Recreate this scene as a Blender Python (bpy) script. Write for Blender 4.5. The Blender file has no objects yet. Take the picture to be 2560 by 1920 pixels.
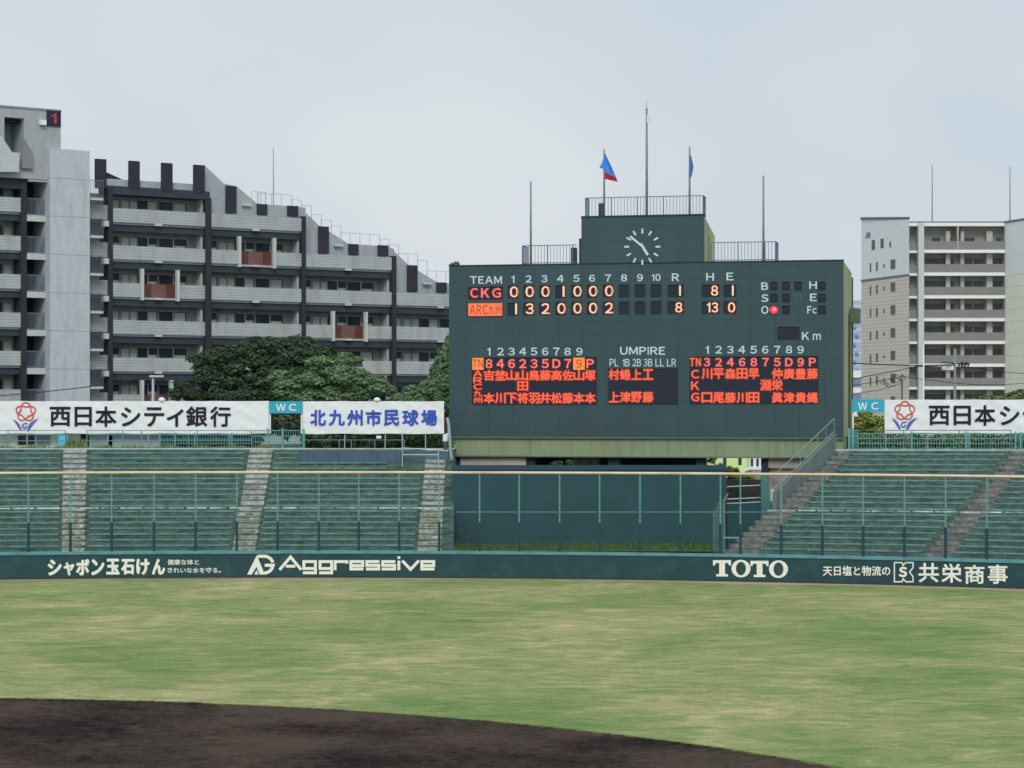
import bpy, math, random
import numpy as np
from mathutils import Vector
sc = bpy.context.scene
COL = sc.collection
random.seed(7); rng = np.random.default_rng(7)

# ---------------------------------------------------------------- camera
F, YH, CX = 5650.0, 1015.0, 1280.0          # focal length in photo pixels, horizon row, centre column
H = 431 * 150 / F                            # eye height: upper seats behind home plate
cam = bpy.data.cameras.new('camera')
cam.sensor_width = 36.0; cam.lens = 36.0 * F / 2560.0
cam.shift_y = (YH - 960.0) / 2560.0
cam.clip_start = 1.0; cam.clip_end = 6000.0
co = bpy.data.objects.new('camera', cam); COL.objects.link(co)
co.location = (0, 0, H); co.rotation_euler = (math.pi / 2, 0, 0)
sc.camera = co

# ---------------------------------------------------------------- sky, sun, exposure
SUN_EL, SUN_AZ = math.radians(42), math.radians(180)     # high behind the camera, veiled
w = bpy.data.worlds.new('World'); sc.world = w; w.use_nodes = True
nt = w.node_tree; nt.nodes.clear()
sky = nt.nodes.new('ShaderNodeTexSky'); sky.sky_type = 'NISHITA'; sky.sun_disc = False
sky.sun_elevation = SUN_EL; sky.sun_rotation = SUN_AZ; sky.dust_density = 4.0; sky.air_density = 1.0
tc = nt.nodes.new('ShaderNodeTexCoord')
mp = nt.nodes.new('ShaderNodeMapping'); mp.inputs['Scale'].default_value = (1.0, 1.0, 1.6)
mp.inputs['Location'].default_value = (0.35, 0.0, 0.1)
nz = nt.nodes.new('ShaderNodeTexNoise'); nz.inputs['Scale'].default_value = 4.2; nz.inputs['Detail'].default_value = 3.0
nz.inputs['Roughness'].default_value = 0.45
cr = nt.nodes.new('ShaderNodeValToRGB')
cr.color_ramp.elements[0].position = 0.36; cr.color_ramp.elements[0].color = (5.9, 6.75, 7.55, 1)
cr.color_ramp.elements[1].position = 0.62; cr.color_ramp.elements[1].color = (7.25, 7.7, 8.0, 1)
mx = nt.nodes.new('ShaderNodeMix'); mx.data_type = 'RGBA'; mx.inputs['Factor'].default_value = 0.93
bg = nt.nodes.new('ShaderNodeBackground'); bg.inputs['Strength'].default_value = 0.1
wo = nt.nodes.new('ShaderNodeOutputWorld')
L = nt.links.new
L(tc.outputs['Generated'], mp.inputs['Vector']); L(mp.outputs['Vector'], nz.inputs['Vector'])
L(nz.outputs['Fac'], cr.inputs['Fac'])
L(sky.outputs['Color'], mx.inputs[6]); L(cr.outputs['Color'], mx.inputs[7])
L(mx.outputs[2], bg.inputs['Color']); L(bg.outputs['Background'], wo.inputs['Surface'])
sun = bpy.data.lights.new('sun', 'SUN'); sun.energy = 1.5; sun.angle = math.radians(25); sun.color = (1, .97, .92)
so = bpy.data.objects.new('sun', sun); COL.objects.link(so)
sd = Vector((math.sin(SUN_AZ) * math.cos(SUN_EL), math.cos(SUN_AZ) * math.cos(SUN_EL), math.sin(SUN_EL)))
so.rotation_euler = sd.to_track_quat('Z', 'Y').to_euler()
sc.view_settings.view_transform = 'Standard'; sc.view_settings.look = 'None'
sc.view_settings.exposure = 0.0; sc.view_settings.gamma = 1.0
sc.cycles.max_bounces = 6; sc.cycles.transparent_max_bounces = 8

# ---------------------------------------------------------------- helpers
def lin(r, g, b):
    out = []
    for c in (r, g, b):
        c /= 255.0
        out.append(c / 12.92 if c <= .04045 else ((c + .055) / 1.055) ** 2.4)
    return np.array(out)
def V(r, g, b, k=.74): return tuple(np.minimum(lin(r, g, b) / k, .88))     # albedo of an upright face seen as r,g,b
def G(r, g, b): return V(r, g, b, 1.05)                                    # albedo of level ground

MATS = {}
def mat(name, col, rough=.8, var=.12, scale=1.5, stretch=(1, 1, 1), col2=None, spec=.25, lines=None, bump=0, metal=0,
        lo=.3, hi=.7, detail=6, grime=None, seams=None):
    if name in MATS: return MATS[name]
    m = bpy.data.materials.new(name); m.use_nodes = True
    n = m.node_tree.nodes; l = m.node_tree.links.new
    p = n['Principled BSDF']; p.inputs['Roughness'].default_value = rough
    p.inputs['Specular IOR Level'].default_value = spec; p.inputs['Metallic'].default_value = metal
    t = n.new('ShaderNodeTexCoord'); mp = n.new('ShaderNodeMapping'); mp.inputs['Scale'].default_value = stretch
    l(t.outputs['Object'], mp.inputs['Vector'])
    nz = n.new('ShaderNodeTexNoise'); nz.inputs['Scale'].default_value = scale; nz.inputs['Detail'].default_value = detail
    nz.inputs['Roughness'].default_value = .6
    l(mp.outputs['Vector'], nz.inputs['Vector'])
    r = n.new('ShaderNodeValToRGB'); e = r.color_ramp.elements
    e[0].position = lo; e[1].position = hi
    c = np.array(col)
    e[0].color = (*np.clip(c * (1 - var), 0, 1), 1)
    e[1].color = (*(np.array(col2) if col2 is not None else np.clip(c * (1 + var), 0, .9)), 1)
    l(nz.outputs['Fac'], r.inputs['Fac']); out = r.outputs['Color']
    def darken(fac_socket, colour, amount):
        nonlocal out
        k = n.new('ShaderNodeMix'); k.data_type = 'RGBA'; k.inputs[7].default_value = (*colour, 1)
        ml = n.new('ShaderNodeMath'); ml.operation = 'MULTIPLY'; ml.inputs[1].default_value = amount
        l(fac_socket, ml.inputs[0]); l(ml.outputs[0], k.inputs[0]); l(out, k.inputs[6]); out = k.outputs[2]
    if grime:      # (colour, amount, stretch): rain streaks and dirt with a shape of their own
        m2 = n.new('ShaderNodeMapping'); m2.inputs['Scale'].default_value = grime[2]; l(t.outputs['Object'], m2.inputs['Vector'])
        z = n.new('ShaderNodeTexNoise'); z.inputs['Scale'].default_value = 1.0; z.inputs['Detail'].default_value = 7; l(m2.outputs['Vector'], z.inputs['Vector'])
        q = n.new('ShaderNodeMapRange'); q.inputs['From Min'].default_value = .5; q.inputs['From Max'].default_value = .72
        l(z.outputs['Fac'], q.inputs['Value']); darken(q.outputs['Result'], grime[0], grime[1])
    for sm in (seams or []):   # (axis, period, width, colour, amount[, offset])
        sx = n.new('ShaderNodeSeparateXYZ'); l(t.outputs['Object'], sx.inputs[0])
        a = n.new('ShaderNodeMath'); a.operation = 'DIVIDE'; a.inputs[1].default_value = sm[1]
        o = n.new('ShaderNodeMath'); o.operation = 'ADD'; o.inputs[1].default_value = 1000.0 + (sm[5] if len(sm) > 5 else 0)
        fr = n.new('ShaderNodeMath'); fr.operation = 'FRACT'; lt = n.new('ShaderNodeMath'); lt.operation = 'LESS_THAN'
        lt.inputs[1].default_value = sm[2] / sm[1]
        l(sx.outputs['XYZ'.index(sm[0])], a.inputs[0]); l(a.outputs[0], o.inputs[0]); l(o.outputs[0], fr.inputs[0]); l(fr.outputs[0], lt.inputs[0])
        darken(lt.outputs[0], sm[3], sm[4])
    l(out, p.inputs['Base Color'])
    if bump:
        b = n.new('ShaderNodeBump'); b.inputs['Strength'].default_value = bump; b.inputs['Distance'].default_value = .05
        l(nz.outputs['Fac'], b.inputs['Height']); l(b.outputs['Normal'], p.inputs['Normal'])
    MATS[name] = m; return m
def glow(name, col, st=1.0):
    if name in MATS: return MATS[name]
    m = bpy.data.materials.new(name); m.use_nodes = True; n = m.node_tree.nodes
    p = n['Principled BSDF']; p.inputs['Base Color'].default_value = (.02, .01, .01, 1)
    p.inputs['Emission Color'].default_value = (*col, 1); p.inputs['Emission Strength'].default_value = st
    MATS[name] = m; return m
def leafmat(name, c1, c2, trans=.25):
    if name in MATS: return MATS[name]
    m = bpy.data.materials.new(name); m.use_nodes = True; n = m.node_tree.nodes; l = m.node_tree.links.new
    g = n.new('ShaderNodeNewGeometry'); r = n.new('ShaderNodeValToRGB')
    r.color_ramp.elements[0].color = (*c1, 1); r.color_ramp.elements[1].color = (*c2, 1)
    l(g.outputs['Random Per Island'], r.inputs['Fac'])
    d = n.new('ShaderNodeBsdfDiffuse'); tr = n.new('ShaderNodeBsdfTranslucent'); mxs = n.new('ShaderNodeMixShader')
    mxs.inputs[0].default_value = trans
    l(r.outputs['Color'], d.inputs['Color']); l(r.outputs['Color'], tr.inputs['Color'])
    l(d.outputs[0], mxs.inputs[1]); l(tr.outputs[0], mxs.inputs[2]); l(mxs.outputs[0], n['Material Output'].inputs['Surface'])
    MATS[name] = m; return m

def px(x, y, Y): return Vector(((x - CX) / F * Y, Y, H - (y - YH) * Y / F))   # a photo point at distance Y
class Plane:
    """upright plane Y = a + m X; local frame s (along), depth (away), z"""
    def __init__(s, a, m):
        s.a, s.m = a, m; s.th = math.atan(m); s.c, s.s_ = math.cos(s.th), math.sin(s.th)
    def loc(s, x, y, d=0.0):
        u = (x - CX) / F
        Y = (d + s.a * s.c) / (u * -s.s_ + s.c)
        X = u * Y
        return (X * s.c + (Y - s.a) * s.s_, d, H - (y - YH) * Y / F)
    def S(s, x, d=0.0): return s.loc(x, YH, d)[0]
    def Z(s, x, y, d=0.0): return s.loc(x, y, d)[2]

def tag(o, label=None, cat=None, group=None, kind=None):
    if label: o['label'] = label
    if cat: o['category'] = cat
    if group: o['group'] = group
    if kind: o['kind'] = kind
    return o
def thing(name, label, cat, pl=None, loc=(0, 0, 0), group=None):
    o = bpy.data.objects.new(name, None); COL.objects.link(o); o.empty_display_size = .3
    if pl: o.location = (0, pl.a, 0); o.rotation_euler = (0, 0, pl.th)
    else: o.location = loc
    return tag(o, label, cat, group)
def link(name, me, m, parent):
    if m: me.materials.append(m)
    o = bpy.data.objects.new(name, me); COL.objects.link(o)
    if parent: o.parent = parent
    return o

class MB:
    def __init__(s): s.v = []; s.f = []
    def add(s, vs, fs):
        b = len(s.v); s.v.extend(tuple(q) for q in vs); s.f.extend(tuple(i + b for i in q) for q in fs); return s
    def box(s, x0, x1, y0, y1, z0, z1):
        x0, x1 = sorted((x0, x1)); y0, y1 = sorted((y0, y1)); z0, z1 = sorted((z0, z1))
        return s.add([(x, y, z) for z in (z0, z1) for y in (y0, y1) for x in (x0, x1)],
                     [(0, 2, 3, 1), (4, 5, 7, 6), (0, 1, 5, 4), (2, 6, 7, 3), (0, 4, 6, 2), (1, 3, 7, 5)])
    def bpx(s, pl, x0, y0, x1, y1, d0, d1):     # box whose front face covers the photo rectangle
        a = pl.loc(x0, y0, d0); b = pl.loc(x1, y1, d0); xm = (x0 + x1) / 2
        return s.box(a[0], b[0], d0, d1, pl.Z(xm, y0, d0), pl.Z(xm, y1, d0))
    def prism(s, pts, y0, y1):                   # outline in (x, z), extruded along y
        n = len(pts)
        ar = sum(pts[i][0] * pts[(i + 1) % n][1] - pts[(i + 1) % n][0] * pts[i][1] for i in range(n))
        if ar < 0: pts = pts[::-1]
        vs = [(p[0], y0, p[1]) for p in pts] + [(p[0], y1, p[1]) for p in pts]
        return s.add(vs, [tuple(range(n)), tuple(range(2 * n - 1, n - 1, -1))] +
                     [(i, i + n, (i + 1) % n + n, (i + 1) % n) for i in range(n)])
    def tower(s, pts, z0, z1):                   # outline in (x, y), extruded upward
        n = len(pts)
        ar = sum(pts[i][0] * pts[(i + 1) % n][1] - pts[(i + 1) % n][0] * pts[i][1] for i in range(n))
        if ar < 0: pts = pts[::-1]
        vs = [(p[0], p[1], z0) for p in pts] + [(p[0], p[1], z1) for p in pts]
        return s.add(vs, [tuple(range(n - 1, -1, -1)), tuple(range(n, 2 * n))] +
                     [(i, (i + 1) % n, (i + 1) % n + n, i + n) for i in range(n)])
    def tube(s, pts, r, k=6, r1=None):
        pts = [Vector(p) for p in pts]; n = len(pts); b = len(s.v); up = None
        for i, p in enumerate(pts):
            d = (pts[min(i + 1, n - 1)] - pts[max(i - 1, 0)]).normalized()
            a = d.orthogonal().normalized() if up is None else (up - d * up.dot(d)).normalized()
            up = a; c = d.cross(a)
            rr = r if r1 is None else r + (r1 - r) * i / (n - 1)
            for j in range(k):
                t = 2 * math.pi * j / k
                s.v.append(tuple(p + (a * math.cos(t) + c * math.sin(t)) * rr))
        for i in range(n - 1):
            for j in range(k):
                q = (j + 1) % k
                s.f.append((b + i * k + j, b + i * k + q, b + (i + 1) * k + q, b + (i + 1) * k + j))
        s.f.append(tuple(b + j for j in range(k - 1, -1, -1))); s.f.append(tuple(b + (n - 1) * k + j for j in range(k)))
        return s
    def strip(s, pts, d, z0, z1):                # bar along a plan polyline, front at pts, back d metres behind
        n = len(pts); b = len(s.v)
        for i, p in enumerate(pts):
            x, y = p[0], p[1]
            q, r = pts[max(i - 1, 0)], pts[min(i + 1, n - 1)]
            t = Vector((r[0] - q[0], r[1] - q[1])).normalized(); nx, ny = -t.y * d, t.x * d
            s.v += [(x, y, z0), (x, y, z1), (x + nx, y + ny, z1), (x + nx, y + ny, z0)]
        for i in range(n - 1):
            for j in range(4):
                k = (j + 1) % 4
                s.f.append((b + i * 4 + j, b + i * 4 + 4 + j, b + i * 4 + 4 + k, b + i * 4 + k))
        s.f.append((b, b + 1, b + 2, b + 3)); e = b + (n - 1) * 4; s.f.append((e + 3, e + 2, e + 1, e))
        return s
    def ribbon(s, fn, pts, wd, d, closed=False, th=.0):   # stroke of a letter or logo laid on a face
        P = [Vector(p) for p in pts]; n = len(P); L_, R_ = [], []
        for i in range(n):
            a = P[i - 1] if (i or closed) else None; c = P[(i + 1) % n] if (i < n - 1 or closed) else None
            d1 = (P[i] - a).normalized() if a is not None else None
            d2 = (c - P[i]).normalized() if c is not None else None
            t = (d1 + d2).normalized() if d1 is not None and d2 is not None else (d1 if d2 is None else d2)
            nn = Vector((-t.y, t.x))
            k = 1.0
            if d1 is not None and d2 is not None: k = min(1 / max(.35, nn.dot(Vector((-d1.y, d1.x)))), 2.2)
            L_.append(P[i] + nn * wd / 2 * k); R_.append(P[i] - nn * wd / 2 * k)
        b = len(s.v)
        for q in L_ + R_: s.v.append(tuple(fn(q.x, q.y, d)))
        for i in range(n if closed else n - 1):
            j = (i + 1) % n
            s.f.append((b + i, b + j, b + n + j, b + n + i))
        return s
    def poly(s, fn, pts, d):
        b = len(s.v); s.v += [tuple(fn(x, y, d)) for x, y in pts]; s.f.append(tuple(range(b, b + len(pts)))); return s
    def ring(s, fn, cx, cy, rx, ry, ix, iy, d, k=40):
        b = len(s.v)
        for i in range(k):
            t = 2 * math.pi * i / k
            s.v.append(tuple(fn(cx + rx * math.cos(t), cy + ry * math.sin(t), d)))
            s.v.append(tuple(fn(cx + ix * math.cos(t), cy + iy * math.sin(t), d)))
        for i in range(k):
            j = (i + 1) % k; s.f.append((b + 2 * i, b + 2 * j, b + 2 * j + 1, b + 2 * i + 1))
        return s
    def build(s, name, m, parent=None, smooth=False, m2=None, n1=0):
        me = bpy.data.meshes.new(name); me.from_pydata(s.v, [], s.f); me.update()
        if m2:                                   # faces from n1 on take a second material
            me.materials.append(m); me.materials.append(m2); m = None
            for i in range(n1, len(me.polygons)): me.polygons[i].material_index = 1
        if smooth: me.polygons.foreach_set('use_smooth', [True] * len(me.polygons))
        return link(name, me, m, parent)

_tc = {}
_own = {'1': (np.array([(.24, 0), (.40, 0), (.40, 1), (.29, 1), (.24, .88), (.05, .80), (.05, .67), (.24, .70)]) * .74, [(0, 1, 2, 3, 4, 7), (4, 5, 6, 7)]),
        'I': (np.array([(0, 0), (.13, 0), (.13, 1), (0, 1)]) * .74, [(0, 1, 2, 3)]),
        'bar': (np.array([(0, 0), (.17, 0), (.17, 1), (0, 1)]) * .74, [(0, 1, 2, 3)])}
def glyphs(body, res=3):
    k = (body, res)
    if k in _tc: return _tc[k]
    if body in _own: return _own[body]
    c = bpy.data.curves.new('lettering', 'FONT'); c.resolution_u = res
    c.body = ''.join(chr(ord(q) + 0xFEE0) if 33 <= ord(q) < 127 else q for q in body)     # plain grotesque letterforms
    o = bpy.data.objects.new('lettering', c); COL.objects.link(o)
    bpy.context.view_layer.update(); dg = bpy.context.evaluated_depsgraph_get()
    me = bpy.data.meshes.new_from_object(o.evaluated_get(dg))
    r = (np.array([(v.co.x, v.co.y) for v in me.vertices]), [tuple(p.vertices) for p in me.polygons])
    bpy.data.objects.remove(o); bpy.data.curves.remove(c); bpy.data.meshes.remove(me)
    _tc[k] = r; return r
def put_text(mb, body, fn, box, d, bold=0.0, k=1.0, res=3, gap=.14):
    """box = (x0, y0, x1, y1) in photo pixels, or (xc, y0, None, y1) to keep the letter's own width times k;
    bold = stroke thickening as a share of the letter height"""
    x0, y0, x1, y1 = box; h = y1 - y0
    if len(body) > 1 and body.isascii() and body != 'bar':         # letters set one by one, evenly spaced
        ws = []
        for ch in body:
            g_ = glyphs(ch, res)[0]; w_, h_ = g_.max(0) - g_.min(0); ws.append(w_ / .74 if ch != 'I' else w_ / .74)
        tot = sum(ws) + gap * (len(body) - 1)
        if x1 is None: x0, x1 = x0 - tot * h * k / 2, x0 + tot * h * k / 2
        u = (x1 - x0) / tot; x = x0
        for ch, w_ in zip(body, ws):
            put_text(mb, ch, fn, (x, y0, x + w_ * u, y1), d, bold, k, res); x += (w_ + gap) * u
        return mb
    vs, fs = glyphs(body, res); lo_, hi_ = vs.min(0), vs.max(0)
    if x1 is None:
        hw = h * (hi_[0] - lo_[0]) / (hi_[1] - lo_[1]) * k / 2; x0, x1 = x0 - hw, x0 + hw
    b = bold * h if body not in ('1', 'I', 'bar') else 0; t = (vs - lo_) / (hi_ - lo_)
    X = x0 + b + t[:, 0] * (x1 - x0 - 2 * b); Y = y1 - b - t[:, 1] * (h - 2 * b)
    offs = [(0, 0)] if b == 0 else [(math.cos(a) * b, math.sin(a) * b) for a in np.arange(8) * math.pi / 4]
    for i, (ox, oy) in enumerate(offs):          # thickened by laying the strokes around themselves
        mb.add([fn(x + ox, y + oy, d - .0006 * i) for x, y in zip(X, Y)], fs)
    return mb

def leaves(mb, blobs, n, size, Y, flat=.5, shell=.55, clumps=9):
    """leaf cards through ellipsoid clumps given as photo (x, y, rx, ry[, dY])"""
    if clumps:          # break every mass into boughs of its own, so gaps and shade fall between them
        out = []
        for b in blobs:
            out.append((b[0], b[1], b[2] * .74, b[3] * .74, b[4] if len(b) > 4 else 0))
            for i in range(clumps):
                a = random.uniform(0, 2 * math.pi); e = random.uniform(-.9, .9); q = math.sqrt(1 - e * e); f_ = random.uniform(.2, .42)
                out.append((b[0] + b[2] * .78 * q * math.cos(a), b[1] - b[3] * .74 * q * math.sin(a), b[2] * f_ * 1.15, b[3] * f_, (b[4] if len(b) > 4 else 0) + e * .8 * (b[2] + b[3]) / 2 * Y / F))
        blobs = out
    ar = np.array([b[2] * b[3] for b in blobs]); ar = ar / ar.sum()
    V_, F_ = [], []
    for bi, b in enumerate(blobs):
        m = max(4, int(n * ar[bi]))
        yy = Y + (b[4] if len(b) > 4 else 0)
        c = px(b[0], b[1], yy); rx, rz = b[2] * yy / F, b[3] * yy / F; ry = (rx + rz) / 2
        d = rng.normal(size=(m, 3)); d /= np.linalg.norm(d, axis=1)[:, None]
        r = shell + (1 - shell) * rng.random(m) ** .6
        r *= 1 + .22 * np.sin(d[:, 0] * 7 + bi) * np.sin(d[:, 2] * 9 + bi * 2)
        p = np.array(c) + d * r[:, None] * np.array([rx, ry, rz])
        nrm = d * 1.0 + rng.normal(size=(m, 3)) * .38 + np.array([0, 0, flat]); nrm /= np.linalg.norm(nrm, axis=1)[:, None]
        t = np.cross(nrm, rng.normal(size=(m, 3))); t /= np.linalg.norm(t, axis=1)[:, None]
        u = np.cross(nrm, t); sz = size * (.6 + .8 * rng.random(m))
        A = t * sz[:, None]; B = u * (sz * .55)[:, None]
        q = np.stack([p - A, p - B * .9, p + A, p + B], axis=1).reshape(-1, 3)
        o = len(V_) // 1
        V_.extend(map(tuple, q)); F_.extend([(o + 4 * i, o + 4 * i + 1, o + 4 * i + 2, o + 4 * i + 3) for i in range(m)])
    return mb.add(V_, F_)
def tree(name, label, blobs, n, size, Y, m, trunk_px, base_z=0.0, group=None, flat=.5):
    x0, y0 = trunk_px
    top = px(x0, y0, Y)
    t = thing(name, label, 'tree', loc=(top.x, Y, base_z), group=group)
    inv = Vector((-top.x, -Y, -base_z))
    mb = leaves(MB(), blobs, n, size, Y, flat)
    mb.v = [tuple(Vector(v) + inv) for v in mb.v]
    mb.build('crown', m, t)
    tk = MB().tube([(0, 0, 0), (.1, 0, (top.z - base_z) * .5), (0, 0, top.z - base_z)], .32, 8, .16)
    for b in blobs[:6]:
        c = px(b[0], b[1], Y + (b[4] if len(b) > 4 else 0)) + inv
        tk.tube([(0.05, 0, (top.z - base_z) * .6), (c.x * .5, c.y * .5, (top.z - base_z) * .6 + (c.z - (top.z - base_z) * .6) * .6), tuple(c)], .13, 5, .04)
    tk.build('trunk', mat('bark', (.07, .055, .04), var=.3, scale=3), t, smooth=True)
    return t
ORD = ['lowest', 'second', 'third', 'fourth', 'fifth', 'sixth', 'seventh', 'eighth', 'ninth', 'tenth', 'eleventh', 'twelfth',
       'thirteenth', 'fourteenth', 'fifteenth', 'sixteenth', 'seventeenth', 'eighteenth', 'topmost']
# ---------------------------------------------------------------- palette
ink = mat('black_paint', V(28, 30, 40), .5, .05)
teal = mat('teal_paint', V(90, 138, 136), .55, .1, 2)
teal_lt = mat('light_teal_paint', V(96, 142, 138), .5, .1, 2)
cream = mat('cream_lettering', V(244, 234, 200), .6, .04, 3)
white_letter = mat('white_lettering', V(178, 198, 204), .5, .06, 4)
dark_panel = mat('dark_display', V(36, 42, 55), .35, .1, 8)
galv = mat('galvanised_steel', V(150, 165, 172), .45, .1, 3, metal=.2)
pole_grey = mat('grey_pole_paint', V(112, 118, 132), .5, .1, 2)

# ---------------------------------------------------------------- ground
def sheet(name, pts, z, m, parent=None):
    me = bpy.data.meshes.new(name); me.from_pydata([(x, y, z) for x, y in pts], [], [tuple(range(len(pts)))])
    return link(name, me, m, parent)
g = sheet('ground', [(-2500, -300), (2500, -300), (2500, 5000), (-2500, 5000)], -.03, mat('earth', G(120, 122, 105), .9, .2, .05))
tag(g, kind='structure')

def grass_mat():
    m = bpy.data.materials.new('dry_turf'); m.use_nodes = True; n = m.node_tree.nodes; l = m.node_tree.links.new
    p = n['Principled BSDF']; p.inputs['Roughness'].default_value = .95; p.inputs['Specular IOR Level'].default_value = .08
    t = n.new('ShaderNodeTexCoord')
    def noise(scale, st, detail, rough=.6, dist=0):
        mp_ = n.new('ShaderNodeMapping'); mp_.inputs['Scale'].default_value = st; l(t.outputs['Object'], mp_.inputs['Vector'])
        z = n.new('ShaderNodeTexNoise'); z.inputs['Scale'].default_value = scale; z.inputs['Detail'].default_value = detail
        z.inputs['Roughness'].default_value = rough; z.inputs['Distortion'].default_value = dist
        l(mp_.outputs['Vector'], z.inputs['Vector']); return z.outputs['Fac']
    def mathn(op, a, b):
        k = n.new('ShaderNodeMath'); k.operation = op
        for i, q in enumerate((a, b)):
            if isinstance(q, (int, float)): k.inputs[i].default_value = q
            else: l(q, k.inputs[i])
        return k.outputs[0]
    big = noise(.085, (1, .8, 1), 4, .55, .6)
    mid = noise(.62, (.6, 1, 1), 5, .62, 1.4)
    fine = noise(3.4, (.6, 1, 1), 6, .8, .6)
    s = mathn('ADD', mathn('MULTIPLY', big, .40), mathn('ADD', mathn('MULTIPLY', mid, .46), mathn('ADD', mathn('MULTIPLY', fine, .28), mathn('MULTIPLY', noise(7, (1, .3, 1), 3, .7), .16))))
    r = n.new('ShaderNodeValToRGB'); e = r.color_ramp.elements
    e[0].position = .50; e[0].color = (*G(99, 132, 73), 1)
    e[1].position = .79; e[1].color = (*G(194, 182, 142), 1)
    q = e.new(.59); q.color = (*G(123, 144, 87), 1)
    q = e.new(.68); q.color = (*G(151, 157, 107), 1)
    l(s, r.inputs['Fac']); l(r.outputs['Color'], p.inputs['Base Color'])
    b = n.new('ShaderNodeBump'); b.inputs['Strength'].default_value = .5; b.inputs['Distance'].default_value = .03
    l(noise(9, (1, 1, 1), 4), b.inputs['Height']); l(b.outputs['Normal'], p.inputs['Normal'])
    return m
# outfield wall line, as a plan curve
_pw = np.polyfit([0, 640, 1280, 1920, 2240, 2560], [F * H / (y - YH) for y in (1449, 1446, 1447, 1455, 1463, 1474)], 2)
def wallY(x): return float(np.polyval(_pw, x))
def wallP(x, off=0.0):
    Y = wallY(x) + off; return ((x - CX) / F * Y, Y)
def wallYX(X):
    Y = 148.0
    for _ in range(12): Y = wallY(CX + F * X / Y)
    return Y
WPX = [i * 40 for i in range(-18, 84)]
field = sheet('field_grass', [wallP(x, .2) for x in WPX] + [(60, 30), (-60, 30)], 0.0, grass_mat()); tag(field, kind='structure')
def dirt_strip():
    m = mat('worn_turf_edge', G(190, 174, 144), .95, .1, .5, col2=G(146, 152, 110), lo=.5, hi=.72)
    mb = MB(); a = [wallP(x, .1) for x in WPX]
    wd = [.9 + .5 * math.sin(x * .011) * math.sin(x * .0041) + .9 * max(0, min(1, (x - 1300) / 700)) for x in WPX]
    for i in range(len(a) - 1):
        mb.add([(a[i][0], a[i][1], .008), (a[i + 1][0], a[i + 1][1], .008),
                (a[i + 1][0], a[i + 1][1] - wd[i + 1], .008), (a[i][0], a[i][1] - wd[i], .008)], [(3, 2, 1, 0)])
    tag(mb.build('warning_track', m), kind='structure')
dirt_strip()
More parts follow.
